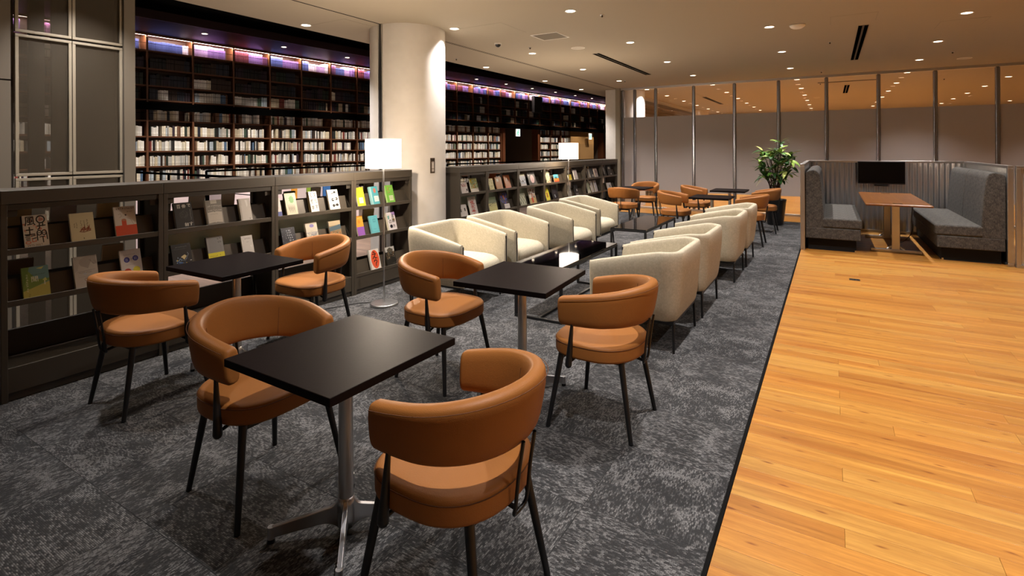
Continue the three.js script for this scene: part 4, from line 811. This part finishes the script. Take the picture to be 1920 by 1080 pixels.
const coverMat = std(0xd6d6d6, 0.45, { map: coverMap });

// ================================================================ books on the slopes: key, along from, along to, height, label, spine thickness
function coverGeometry(key, w, h) {
  const g = new THREE.BoxGeometry(w, h, 0.002).translate(0, h / 2, 0.001), uv = g.attributes.uv, [cx, cy] = cell(printIndex[key]);
  const U = (u) => (cx + 1 + u * (CW - 2)) / 2048, W = (v) => 1 - (cy + 1 + (1 - v) * (CH - 2)) / 2048;
  for (let i = 0; i < uv.count; i++) { const front = i >= 16 && i < 20; uv.setXY(i, front ? U(uv.getX(i)) : U(0.02), front ? W(uv.getY(i)) : W(0.5)); }
  return g;
}
const LEAN = 0.27, bookMats = {};
const flat = (c, r = 0.6) => (bookMats[c + '/' + r] ??= std(c, r));
function slopeBook(key, a0, a1, y, h, label, thick = 0.016, back = 0xe5ded0) {
  const w = a1 - a0, t = thing('display_book', label, 'book', FRONT - 0.016, y + 0.0005 + 0.27 * (thick + 0.004), -(a0 + a1) / 2, Math.PI / 2, 'books on the display slopes');
  t.rotation.order = 'YXZ'; t.rotation.x = -LEAN;
  part('front_cover', coverGeometry(key, w, h), coverMat, t);
  part('page_block', box(-w / 2 + 0.001, w / 2 - 0.002, 0.002, h - 0.002, -thick, 0), M.paper, t);
  part('back_cover', box(-w / 2, w / 2, 0, h, -thick - 0.002, -thick), flat(back), t);
  part('spine', box(-w / 2 - 0.001, -w / 2 + 0.001, 0, h, -thick, 0), flat(back), t);
  return t;
}
for (const [k, a0, a1, y, h, label, th, back] of [
  ['A1', 1.215, 1.335, 0.9, 0.2, 'white book with bold black and salmon lettering and 1975-2017', 0.024, 0x2a2624], ['A2', 1.45, 1.58, 0.9, 0.19, 'cream book with a small reddish tree drawing', 0.014], ['A3', 1.7, 1.83, 0.9, 0.21, 'white book with an orange lower third', 0.012],
  ['A4', 1.21, 1.34, 0.59, 0.19, 'green and yellow landscape book at the lower left', 0.016, 0x9a9a56], ['A5', 1.47, 1.6, 0.59, 0.21, 'pale grey book with a faint pencil drawing', 0.016], ['A6', 1.735, 1.865, 0.59, 0.21, 'white book with two blue circles above a red and a yellow one', 0.012],
  ['B1', 2.09, 2.22, 0.9, 0.2, 'black book with white lettering on the upper slope behind the shaded table', 0.02, 0x8d8a86], ['B2', 2.325, 2.455, 0.9, 0.2, 'grey book with a pale lower label next to the black book', 0.02, 0xc9c4ba], ['B3', 2.6, 2.7, 0.9, 0.19, 'narrow white glossy book at the right of the upper slope behind the shaded table', 0.02, 0xb9b49a],
  ['B4', 2.07, 2.21, 0.59, 0.195, 'dark book with blue and yellow lights in its picture', 0.02, 0x2a2a28], ['B5', 2.335, 2.465, 0.59, 0.215, 'grey book with a bright yellow band at the bottom', 0.02, 0x4a4a48], ['B6', 2.62, 2.72, 0.59, 0.185, 'small white book right of the one with a yellow band', 0.012, 0xb9b2a4],
  ['C0', 2.945, 2.985, 0.9, 0.17, 'narrow white and blue book half hidden behind a post', 0.012], ['C1', 3.035, 3.15, 0.9, 0.205, 'cream book with a bright green leafy drawing', 0.02, 0x6a655a], ['C2', 3.295, 3.385, 0.9, 0.2, 'white book with large black brush letters', 0.03, 0xcfc79a], ['C3', 3.515, 3.64, 0.9, 0.205, 'white book with black object silhouettes', 0.016],
  ['C4', 3.0, 3.14, 0.59, 0.2, 'dark navy book with white marks behind the chair by the lamp', 0.016, 0x30343c], ['C5', 3.26, 3.39, 0.59, 0.215, 'landscape book with a violet cloud, behind the chair by the lamp', 0.016], ['C6', 3.53, 3.67, 0.59, 0.2, 'brown townscape book at the right behind the chair by the lamp', 0.016],
  ['D1', 3.875, 3.98, 0.9, 0.205, 'yellow book on the upper slope beside the lamp pole', 0.014], ['D2', 4.07, 4.185, 0.9, 0.2, 'teal book with a white label on the upper slope', 0.022, 0x8fc0c2], ['D3', 4.305, 4.42, 0.9, 0.2, 'light green book on the upper slope right of the lamp pole', 0.022, 0x9fc07a],
  ['D4', 3.875, 3.97, 0.59, 0.215, 'orange and purple book on the middle slope', 0.014], ['D5', 4.065, 4.18, 0.59, 0.195, 'turquoise book on the middle slope left of the lamp pole', 0.018, 0x7fb9c0], ['D6', 4.325, 4.45, 0.59, 0.2, 'white book with a purple corner and black letters', 0.026, 0xcfc9b4],
  ['D7', 4.06, 4.2, 0.2, 0.215, 'white book with a red orange oval and black characters', 0.018, 0xd9d5cc], ['D8', 4.3, 4.44, 0.2, 0.205, 'dark photo book lowest right beside the lamp pole', 0.014, 0x2a261e],
  ['E1', 5.68, 5.83, 0.9, 0.15, 'white book with red pencils, first behind the armchairs', 0.01], ['E2', 5.91, 6.08, 0.9, 0.2, 'colourful green and yellow picture book with a white foot', 0.01], ['E3', 5.67, 5.82, 0.59, 0.165, 'white book with two small dark figures', 0.01], ['E4', 5.89, 6.065, 0.59, 0.255, 'tall white book with red marks', 0.01],
  ['F1', 6.36, 6.485, 0.9, 0.175, 'yellow patterned book before a brown one', 0.008], ['F2', 6.55, 6.72, 0.9, 0.185, 'plain tan book on the upper slope behind the armchairs', 0.012, 0x8a5a30], ['F3', 6.8, 6.96, 0.9, 0.205, 'orange brown book with a portrait', 0.012, 0x8a4a20], ['F4', 6.36, 6.57, 0.59, 0.21, 'yellow and green landscape book on the lower slope', 0.01], ['F5', 6.68, 6.92, 0.59, 0.295, 'large dark blue book with a white band', 0.012, 0x15172a],
  ['G1', 7.26, 7.44, 0.9, 0.205, 'grey blue magazine left of the black one with an oval', 0.008], ['G2', 7.53, 7.77, 0.9, 0.22, 'black book with a pink oval', 0.012, 0x151315], ['G3', 7.25, 7.44, 0.59, 0.2, 'grey green book with rows of small shapes', 0.008], ['G4', 7.57, 7.78, 0.59, 0.275, 'tall book with a red figure on the lower slope', 0.01],
  ['H1', 8.15, 8.3, 0.9, 0.22, 'floral patterned book left of a small teal and orange one', 0.008], ['H2', 8.45, 8.64, 0.9, 0.14, 'small teal and orange landscape book', 0.01], ['H3', 8.15, 8.28, 0.59, 0.24, 'mustard yellow book on the lower slope', 0.008], ['H4', 8.4, 8.63, 0.59, 0.265, 'black book with a pale figure on the lower slope', 0.012, 0x151419],
  ['I1', 9.05, 9.19, 0.9, 0.11, 'small yellow book by the far lamp pole', 0.01], ['I2', 9.32, 9.48, 0.9, 0.2, 'pale grey book right of the far lamp pole', 0.01], ['I3', 9.05, 9.19, 0.59, 0.22, 'grey book on the lower slope at the far lamp pole', 0.01], ['I4', 9.35, 9.52, 0.59, 0.21, 'black book with a pale square on the lower slope', 0.01, 0x1d1c1e],
  ['J1', 9.98, 10.12, 0.9, 0.195, 'pale book with a black edge, leftmost of the upper far three', 0.012], ['J2', 10.17, 10.29, 0.9, 0.195, 'dark grey book, middle of the upper far three', 0.012, 0x4a5054], ['J3', 10.35, 10.52, 0.9, 0.195, 'pinkish book with an oval, rightmost of the upper far three', 0.012], ['J4', 9.98, 10.11, 0.59, 0.25, 'greenish book, leftmost of the lower far three', 0.012], ['J5', 10.18, 10.3, 0.59, 0.25, 'cream book, middle of the lower far three', 0.012], ['J6', 10.37, 10.5, 0.59, 0.25, 'pale book with a grey bar, rightmost of the lower far three', 0.012],
  ['K1', 10.86, 11.02, 0.9, 0.22, 'black book with a grey panel in the last bookcase', 0.012, 0x232324], ['K2', 11.12, 11.36, 0.9, 0.22, 'dark book with a white cloud shape in the last bookcase', 0.012, 0x2a2a2b], ['K3', 11.07, 11.33, 0.59, 0.15, 'white book with a black figure in the last bookcase', 0.012],
]) slopeBook(k, a0, a1, y, h, label, th, back);
// books on the far side of the slopes: only their top edges and backs show
for (const [a0, a1, y, h, c, label] of [
  [1.17, 1.32, 0.9, 0.235, 0xd9c7a4, 'tan book edge above the slope behind the black lettered book at far left'], [1.42, 1.56, 0.9, 0.23, 0xb3adb6, 'grey violet book edge above the slope behind the cream book'], [1.68, 1.81, 0.9, 0.25, 0xdcc9a0, 'tan book edge above the slope behind the orange and white book'],
  [1.19, 1.33, 0.59, 0.215, 0x6d665c, 'grey book edge behind the green landscape book'], [1.71, 1.84, 0.59, 0.23, 0xc8bba4, 'tan book edge behind the book with blue circles'], [2.03, 2.17, 0.9, 0.215, 0xe4ddd4, 'white book edge behind the black book'], [2.31, 2.43, 0.9, 0.24, 0xf0eae2, 'white book edge behind the grey book'],
  [2.58, 2.69, 0.9, 0.225, 0xf0e6e0, 'white book edge behind the narrow glossy book'], [2.05, 2.18, 0.59, 0.225, 0xe2ddd4, 'white book edge behind the dark book with lights'], [2.61, 2.71, 0.59, 0.225, 0xd0bd92, 'tan book edge behind the small white book'], [3.18, 3.3, 0.9, 0.2, 0x2f6a44, 'dark green book edge left of the brush lettered book'], [3.49, 3.6, 0.9, 0.22, 0xf2ece6, 'white book edge behind the silhouettes book'],
  [3.21, 3.33, 0.59, 0.22, 0x9a9468, 'olive book edge behind the landscape book'], [3.48, 3.61, 0.59, 0.225, 0x3d6d8c, 'blue book edge behind the brown townscape book'], [4.19, 4.33, 0.9, 0.235, 0x8a7c6c, 'brown book edge behind the lamp pole on the upper slope'], [4.17, 4.33, 0.59, 0.24, 0xb9a468, 'mustard book edge behind the lamp pole on the middle slope'],
  [5.66, 5.84, 0.9, 0.225, 0xc9502c, 'orange red book back behind the book with red pencils'], [6.62, 6.9, 0.9, 0.23, 0xd0662c, 'orange book back behind the tan book'], [8.38, 8.6, 0.9, 0.24, 0xb98a2c, 'ochre book back behind the small teal and orange book'],
]) {
  const t = thing('display_book', label, 'book', REAR + 0.016, y + 0.0005 + 0.006, -(a0 + a1) / 2, -Math.PI / 2, 'books on the far side of the display slopes'), w = a1 - a0;
  t.rotation.order = 'YXZ'; t.rotation.x = -0.14;
  part('page_block', box(-w / 2 + 0.001, w / 2 - 0.002, 0.002, h - 0.002, -0.015, 0), M.paper, t);
  part('back_cover', box(-w / 2, w / 2, 0, h, -0.017, -0.015), flat(c), t);
  part('front_cover', box(-w / 2, w / 2, 0, h, 0, 0.002), flat(c), t);
}
// sign on the column
{
  const c = document.createElement('canvas'); c.width = 64; c.height = 160; const q = c.getContext('2d');
  q.fillStyle = '#4a3a2a'; q.fillRect(0, 0, 64, 160); q.fillStyle = '#2a2018'; q.fillRect(4, 6, 56, 24); q.fillStyle = '#d9cfc4'; q.fillRect(18, 40, 32, 70); q.fillStyle = '#c9beb2'; q.fillRect(18, 116, 32, 28); q.fillStyle = '#3a2f26'; q.fillRect(28, 46, 14, 8);
  for (let i = 0; i < 6; i++) { q.fillStyle = '#8a7d70'; q.fillRect(22, 62 + i * 8, 24, 3); } for (let i = 0; i < 3; i++) { q.fillStyle = '#8a7d70'; q.fillRect(22, 121 + i * 8, 24, 3); }
  const map = new THREE.CanvasTexture(c); map.colorSpace = THREE.SRGBColorSpace;
  const an = Math.PI / 2 - 0.18, t = thing('column_sign', 'small brown notice plate on the white column', 'sign', TRACK + 0.486 * Math.sin(an), 1.3, -5.2 + 0.486 * Math.cos(an), an);
  part('plate', rbox(-0.035, 0.035, -0.095, 0.095, -0.004, 0.004, 0.002, 1), std(0x4a3a2a, 0.5), t);
  part('print', new THREE.PlaneGeometry(0.066, 0.186).translate(0, 0, 0.0045), std(0xffffff, 0.5, { map }), t);
}

// ================================================================ the tall book wall of the hall; local x along the wall, z out of it
const WALL = { x: -12.2, z: -5.2, turn: Math.atan2(0.99728, 0.0738) };
const along = (a) => (a - 5.2) * 1.0027;
const wallThing = (name, label, category, group) => thing(name, label, category, WALL.x, 0, WALL.z, WALL.turn, group);
const postsA = [2.8, 3.69, 4.58, 5.468, 6.356, 7.248, 8.146, 9.018, 9.912, 10.799, 11.68, 12.55, 13.43, 14.3, 15.17, 16.067, 16.988, 17.811, 18.809, 19.82, 20.693, 21.628, 22.555, 23.505, 24.493, 25.485, 26.45, 27.39, 28.3];
const boards = [3.61, 3.235, 2.88, 2.58, 2.145, 1.81, 1.5, 1.18, 0.87, 0.55, 0.23], TOP = 3.92;
const inDoor = (a) => (a > 17.85 && a < 20.65) || (a > 23.4);
{
  const t = wallThing('tall_bookcase', 'dark wooden book wall many rows high across the hall', 'bookcase'), s0 = along(2.8), s1 = along(28.3);
  part('back_panel', [box(s0, s1, 2.52, TOP + 0.03, -0.33, -0.301), box(s0, along(17.85), 0, 2.52, -0.33, -0.301), box(along(20.65), along(23.4), 0, 2.52, -0.33, -0.301)], std(0x3a2010, 0.6), t);
  for (const a of postsA) {
    const s = along(a), low = inDoor(a) ? 2.515 : 0;
    part('upright', box(s - 0.018, s + 0.018, low, TOP, -0.3, 0.012), M.shelfWood, t);
  }
  for (let i = 0; i < postsA.length - 1; i++) {
    const mid = (postsA[i] + postsA[i + 1]) / 2, x0 = along(postsA[i]) + 0.018, x1 = along(postsA[i + 1]) - 0.018;
    for (const y of boards) if (!(inDoor(mid) && y < 2.5)) part('shelf', box(x0, x1, y - 0.03, y, -0.3, 0), M.shelfWood, t);
  }
  part('top_board', [box(s0, s1, TOP, TOP + 0.03, -0.3, 0.012), box(s0, s1, TOP - 0.012, TOP + 0.034, 0.0125, 0.022)], M.shelfWood, t);
  const glow = part('light_strip', box(s0, s1, TOP - 0.012, TOP - 0.001, -0.012, 0.011), std(0xffffff, 0.5, { emissive: 0xffe2d2, emissiveIntensity: 9 }), t);
  const L = s1 - s0, l = new THREE.RectAreaLight(0xffeadf, 260, L, 0.03);
  l.position.set((s0 + s1) / 2, TOP - 0.02, 0.0); l.rotation.x = -Math.PI / 2 + 0.45; l.name = 'strip_light'; t.add(l);
  for (const y of [3.61, 3.235, 2.88, 2.58, 2.145]) for (let i = 0; i < postsA.length - 1; i++) if (!(inDoor((postsA[i] + postsA[i + 1]) / 2) && y < 2.5)) part('book_rail', rod(V(along(postsA[i]), y + 0.14, 0.004), V(along(postsA[i + 1]), y + 0.14, 0.004), 0.0045, 0.0045, 5), M.ink, t);
}
{
  const t = wallThing('book_canopy', 'glossy dark canopy above the lit top row of the book wall', 'canopy'), s0 = along(0), s1 = along(30);
  part('soffit_panel', box(s0, s1, 3.955, 4.1, -0.33, 1.43), M.canopy, t);
  part('edge_trim', box(s0, s1, 3.95, 4.12, 1.43, 1.445), std(0x3a2a28, 0.3, { metalness: 0.6 }), t);
  struct('wall_upper', box(s0, s1, 4.12, 5.6, 0, 0.2), M.blackMatte).position.set(WALL.x, 0, WALL.z);
  scene.children[scene.children.length - 1].rotation.y = WALL.turn;
}
{
  const n = [2.6, 4.4, 6.2, 7.98, 9.78, 11.58, 13.38, 15.18, 16.93, 18.72, 20.55, 22.31, 24.0, 25.8];
  const dir = V(0.0738, 0, -0.99728), out = V(0.99728, 0, 0.0738);
  n.forEach((a, i) => {
    const p = V(WALL.x, 0, WALL.z).addScaledVector(dir, along(a)).addScaledVector(out, 0.9);
    downlight(p.x, -p.z, `small round lamp in the dark canopy, ${['first', 'second', 'third', 'fourth', 'fifth', 'sixth', 'seventh', 'eighth', 'ninth', 'tenth', 'eleventh', 'twelfth', 'thirteenth', 'last'][i]} from the left`, 'lamps in the canopy of the book wall', SHELF_LAMP_POWER, 3.951, 0.68, 0.75, 0xfff3e4, 0.95);
  });
}
{
  const t = wallThing('shelf_beam', 'long black beam halfway up the book wall', 'beam'), s0 = along(2.8), s1 = along(17.8);
  const s2 = along(28.3);
  part('core', box(s0, s2, 2.36, 2.5, 0.04, 0.11), M.ink, t);
  part('edge', box(s0, s2, 2.35, 2.51, 0.11, 0.118), M.ink, t);
}
// ---- books: the largest as single things, the rest as one mass
{
  const bookMap = (() => {
    const c = document.createElement('canvas'); c.width = 64; c.height = 256; const q = c.getContext('2d');
    q.fillStyle = '#fff'; q.fillRect(0, 0, 64, 256); q.fillStyle = '#b9b4ae';
    for (let i = 0; i < 8; i++) q.fillRect(18 + (i % 3) * 4, 26 + i * 15, 26 - (i % 2) * 8, 9);
    q.fillStyle = '#8a8580'; q.fillRect(12, 196, 40, 5); q.fillStyle = '#d2cdc6'; q.fillRect(10, 208, 44, 26);
    const m = new THREE.CanvasTexture(c); m.colorSpace = THREE.SRGBColorSpace; return m;
  })();
  const unit = new THREE.BoxGeometry(1, 1, 1).translate(0, 0.5, -0.5);
  { const uv = unit.attributes.uv; for (let i = 0; i < uv.count; i++) if (i < 16 || i >= 20) uv.setXY(i, 0.02, 0.02); }
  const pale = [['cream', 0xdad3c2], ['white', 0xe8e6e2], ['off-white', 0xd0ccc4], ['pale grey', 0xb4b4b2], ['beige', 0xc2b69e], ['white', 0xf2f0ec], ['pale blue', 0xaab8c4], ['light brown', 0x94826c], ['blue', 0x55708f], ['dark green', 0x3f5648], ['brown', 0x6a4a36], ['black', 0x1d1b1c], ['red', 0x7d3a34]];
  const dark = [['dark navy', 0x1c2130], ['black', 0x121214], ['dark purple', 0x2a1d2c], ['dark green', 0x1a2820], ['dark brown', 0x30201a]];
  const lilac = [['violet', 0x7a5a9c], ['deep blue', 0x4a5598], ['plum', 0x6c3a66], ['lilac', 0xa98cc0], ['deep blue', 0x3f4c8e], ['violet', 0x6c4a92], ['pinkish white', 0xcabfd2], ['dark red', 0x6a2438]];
  const mats = new Map(), matOf = (c) => { if (!mats.has(c)) mats.set(c, std(c, 0.6, { map: bookMap })); return mats.get(c); };
  const rowName = ['lit top row', 'second row', 'third row', 'row just above the beam', 'first row under the beam', 'second row under the beam', 'third row under the beam', 'fourth row under the beam', 'fifth row under the beam', 'sixth row under the beam', 'lowest row'];
  const list = [];
  for (let i = 0; i < postsA.length - 1; i++) {
    const mid = (postsA[i] + postsA[i + 1]) / 2, x0 = along(postsA[i]) + 0.03, x1 = along(postsA[i + 1]) - 0.03;
    for (let r = 0; r < boards.length; r++) {
      if (inDoor(mid) && boards[r] < 2.5) continue;
      let x = x0 + rr(0, 0.03), run = 0, c = null, hh = 0.2, w = 0.03;
      const stop = x1 - (rnd() < 0.3 ? rr(0.05, 0.25) : rr(0, 0.03));
      while (x < stop) {
        if (run <= 0) {
          run = Math.floor(r === 0 ? rr(4, 12) : r < 4 ? rr(3, 10) : rr(1, 4));
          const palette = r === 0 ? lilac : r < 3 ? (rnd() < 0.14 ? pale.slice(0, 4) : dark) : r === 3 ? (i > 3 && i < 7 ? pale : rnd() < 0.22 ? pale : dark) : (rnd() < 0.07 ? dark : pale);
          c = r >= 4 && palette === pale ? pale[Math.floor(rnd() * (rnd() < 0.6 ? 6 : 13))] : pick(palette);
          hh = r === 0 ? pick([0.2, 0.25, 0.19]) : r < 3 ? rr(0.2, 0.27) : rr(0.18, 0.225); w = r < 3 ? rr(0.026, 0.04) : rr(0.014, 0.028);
          if (rnd() < 0.07 && r > 3) { x += rr(0.03, 0.08); run = 0; continue; }
        }
        const jw = w * rr(0.9, 1.1), jh = Math.min(0.28, hh * rr(0.97, 1.03));
        if (x + jw > stop) break;
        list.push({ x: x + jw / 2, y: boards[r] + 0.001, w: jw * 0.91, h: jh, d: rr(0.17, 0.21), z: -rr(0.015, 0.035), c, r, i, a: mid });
        x += jw; run--;
      }
    }
  }
  const dir = V(0.0738, 0, -0.99728), out = V(0.99728, 0, 0.0738), q = new THREE.Quaternion().setFromAxisAngle(V(0, 1, 0), WALL.turn);
  const seen = (o) => o.a > 5.2 && o.a < 11.7 && o.y > 0.8;
  const score = (o) => { const dz = Math.hypot(12.2, o.a); return o.w * o.h / (dz * dz); };
  const best = new Set(list.filter(seen).sort((p, s) => score(s) - score(p)).slice(0, 300)), rest = list.filter((o) => !best.has(o));
  const bayName = { 3: 'bay beside the mesh panelled wall', 2: 'bay hidden by the mesh panelled wall' };
  const nth = ['first', 'second', 'third', 'fourth', 'fifth', 'sixth', 'seventh', 'eighth'];
  for (const o of best) {
    const m = solo('shelved_book', unit, matOf(o.c[1]), `${o.c[0]} book, ${rowName[o.r]} of the book wall, ${nth[Math.max(0, o.i - 2)]} bay`, 'book', `books in the ${rowName[o.r]} of the book wall`);
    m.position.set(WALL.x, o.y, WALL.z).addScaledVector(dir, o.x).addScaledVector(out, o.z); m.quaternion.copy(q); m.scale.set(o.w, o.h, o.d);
  }
  const mass = new THREE.InstancedMesh(unit, std(0xffffff, 0.6, { map: bookMap }), rest.length), mt = new THREE.Matrix4(), col = new THREE.Color();
  rest.forEach((o, k) => {
    const p = V(WALL.x, o.y, WALL.z).addScaledVector(dir, o.x).addScaledVector(out, o.z);
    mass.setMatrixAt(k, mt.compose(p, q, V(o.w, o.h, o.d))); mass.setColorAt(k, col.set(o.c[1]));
  });
  mass.name = 'shelved_books'; mass.castShadow = mass.receiveShadow = true; mass.userData = { kind: 'stuff', label: 'rows of further books filling the tall book wall', category: 'books' };
  scene.add(mass);
}
// ---- doorways in the book wall, exit signs
{
  const t = wallThing('doorway', 'dark doorway with wooden jambs in the book wall', 'doorway'), x0 = along(17.9), x1 = along(20.62);
  part('jamb', box(x0, x0 + 0.16, 0, 2.44, -0.298, 0.02), M.jamb, t); part('jamb', box(x1 - 0.12, x1, 0, 2.44, -0.298, 0.02), M.jamb, t);
  part('lintel', box(x0, x1, 2.44, 2.5, -0.298, 0.02), M.jamb, t);
  part('recess', [box(x0 + 0.1, x1 - 0.06, 0, 2.5, -1.85, -1.8), box(x0 + 0.1, x0 + 0.16, 0, 2.44, -1.8, -0.3), box(x1 - 0.12, x1 - 0.06, 0, 2.44, -1.8, -0.3), box(x0 + 0.1, x1 - 0.06, 2.44, 2.5, -1.8, -0.34)], M.lobby, t);
  part('door_leaf', box(x0 + 0.18, x0 + 0.62, 0, 2.0, -0.36, -0.31), std(0xb09468, 0.6), t);
  const u = wallThing('doorway', 'light wooden panelled doorway at the far end of the book wall', 'doorway'), y0 = along(23.5), y1 = along(28.3);
  part('wall_panel', box(y0, along(25.96), 0, 2.44, -0.3, 0), M.doorWood, u);
  part('door_leaf', box(along(24.4), along(25.9), 0, 1.75, 0, 0.02), std(0x8c6a40, 0.6), u);
  part('recess', [box(along(25.9), along(27.1), 0, 2.5, -1.85, -1.8), box(along(25.9), along(25.96), 0, 2.44, -1.8, -0.31), box(along(27.05), along(27.1), 0, 2.44, -1.8, -0.31), box(along(25.9), along(27.1), 2.44, 2.5, -1.8, -0.34)], M.lobby, u);
  part('jamb', box(along(27.05), y1, 0, 2.44, -0.3, 0.02), M.jamb, u);
  part('lintel', box(y0, y1, 2.44, 2.5, -0.298, 0.02), M.jamb, u);
}
{
  const c = document.createElement('canvas'); c.width = c.height = 128; const q = c.getContext('2d');
  q.fillStyle = '#eefaf4'; q.fillRect(0, 0, 128, 128); q.fillStyle = '#3fb98a'; q.fillRect(70, 14, 46, 100); q.fillStyle = '#eefaf4'; q.fillRect(78, 22, 34, 92);
  q.fillStyle = '#3fb98a'; q.beginPath(); q.ellipse(64, 30, 9, 9, 0, 0, 7); q.fill(); q.strokeStyle = '#3fb98a'; q.lineWidth = 11; q.lineCap = 'round'; q.lineJoin = 'round';
  for (const p of [[[60, 46], [52, 76], [66, 92], [60, 116]], [[52, 76], [36, 90], [18, 92]], [[58, 50], [36, 54], [28, 70]], [[62, 52], [78, 66], [94, 62]]]) { q.beginPath(); p.forEach(([x, y], i) => (i ? q.lineTo(x, y) : q.moveTo(x, y))); q.stroke(); }
  const map = new THREE.CanvasTexture(c); map.colorSpace = THREE.SRGBColorSpace;
  const face = std(0x222222, 0.5, { emissive: 0xffffff, emissiveMap: map, emissiveIntensity: 1.6 });
  for (const [a, y, z, label] of [[18.9, 2.185, 0.02, 'glowing exit sign in the dark doorway of the book wall'], [25.26, 2.13, 0.12, 'glowing exit sign at the far end before the light panelled doorway']]) {
    const t = wallThing('exit_sign', label, 'exit sign'), s = along(a);
    part('housing', rbox(s - 0.16, s + 0.16, y - 0.16, y + 0.16, z, z + 0.05, 0.01, 1), ringMat, t);
    part('face', new THREE.PlaneGeometry(0.3, 0.3).translate(s, y, z + 0.051), face, t);
    const l = new THREE.RectAreaLight(0xdff5ea, 3, 0.3, 0.3); l.position.set(s, y, z + 0.056); l.rotation.y = Math.PI; l.name = 'sign_light'; t.add(l);
    part('hanger', [rod(V(s - 0.1, y + 0.16, z + 0.025), V(s - 0.1, a < 20 ? 2.355 : 2.355, z + 0.025), 0.008), rod(V(s + 0.1, y + 0.16, z + 0.025), V(s + 0.1, a < 20 ? 2.355 : 2.355, z + 0.025), 0.008)], M.black, t);
  }
  const t = wallThing('wall_cabinet', 'tall black loudspeaker panel mounted on the upper book rows', 'speaker');
  part('cabinet', rbox(along(20.02), along(20.66), 3.08, 3.8, 0.02, 0.16, 0.01, 1), M.black, t);
  part('grille', box(along(20.06), along(20.62), 3.12, 3.76, 0.16, 0.165), M.blackMatte, t);
}
// ---- railing and low lit shelves of the hall, seen over and through the display bookcases
{
  const mk = (p, q2, label) => {
    const t = thing('guard_railing', label, 'railing', 0, 0, 0), d = q2.clone().sub(p), n = Math.max(2, Math.round(d.length() / 1.3));
    part('handrail', rod(p.clone().setY(1.1), q2.clone().setY(1.1), 0.02, 0.02, 8), M.ink, t);
    part('wire', [0.85, 0.6, 0.35].map((y) => rod(p.clone().setY(y), q2.clone().setY(y), 0.007, 0.007, 6)), M.ink, t);
    for (let i = 0; i <= n; i++) part('post', box(-0.02, 0.02, 0, 1.1, -0.012, 0.012).translate(mix(p.x, q2.x, i / n), 0, mix(p.z, q2.z, i / n)), M.ink, t);
  };
  mk(V(-11.1, 0, -4.78), V(-7.1, 0, -4.58), 'thin black guard railing crossing the hall behind the near bookcases');
  mk(V(-10.4, 0, -5.7), V(-10.0, 0, -11.2), 'thin black guard railing along the hall before the book wall');
  mk(V(-8.87, 0, -11.28), V(-7.53, 0, -19.6), 'thin black guard railing behind the far bookcases');
}
{
  const pinkish = std(0xd9c6c4, 0.7);
  solo('low_counter', room(-8.6, -8.2, 3.3, 4.35, 0, 1.0), pinkish, 'pale low counter in the hall seen through the second display bookcase', 'counter');
  for (const [a0, a1, c, n] of [[5.84, 5.95, 0xd9952c, 'orange'], [6.15, 6.37, 0x8fb03c, 'green'], [6.5, 6.73, 0x3a74b8, 'blue']]) {
    const t = thing('banner_board', `${n} upright board in the hall seen through the third display bookcase`, 'board', -8, 0, -(a0 + a1) / 2);
    part('board', room(-0.01, 0.01, -(a1 - a0) / 2, (a1 - a0) / 2, 0.5, 0.98), std(c, 0.6), t);
    part('stand', [rod(V(0, 0, 0), V(0, 0.5, 0), 0.012), room(-0.1, 0.1, -0.1, 0.1, 0, 0.01)], M.black, t);
  }
  solo('low_counter', room(-8.6, -8.2, 4.75, 5.5, 0, 1.0), pinkish, 'pale low counter in the hall right of the railing, behind the display bookcases', 'counter');
  solo('pale_screen', room(-8.3, -8.26, 5.6, 7.6, 0, 1.0), pinkish, 'pale low screen behind the coloured boards in the hall', 'screen');
}
for (const [a, n] of [[4.3, 'nearest'], [6.6, 'second'], [9.2, 'farthest']]) downlight(-7.4, a, `${n} lamp high in the black ceiling of the hall, outside the picture`, 'lamps high in the hall', 380, 5.598, 0.42, 0.5);
// metal guide studs in the corridor floor
for (let i = 0; i < 4; i++) for (let k = 0; k < 3; k++) solo('floor_stud', new THREE.LatheGeometry([[0, 0.005], [0.008, 0.004], [0.011, 0], [0, 0]].map((p) => new THREE.Vector2(...p)), 14).translate(-5.83 + k * 0.03, 0, -(1.6 + i * 0.062)), M.chrome, 'small bright metal guide stud set in the corridor floor under the far left bookcase', 'stud', 'guide studs in the corridor floor');

renderer.render(scene, camera);
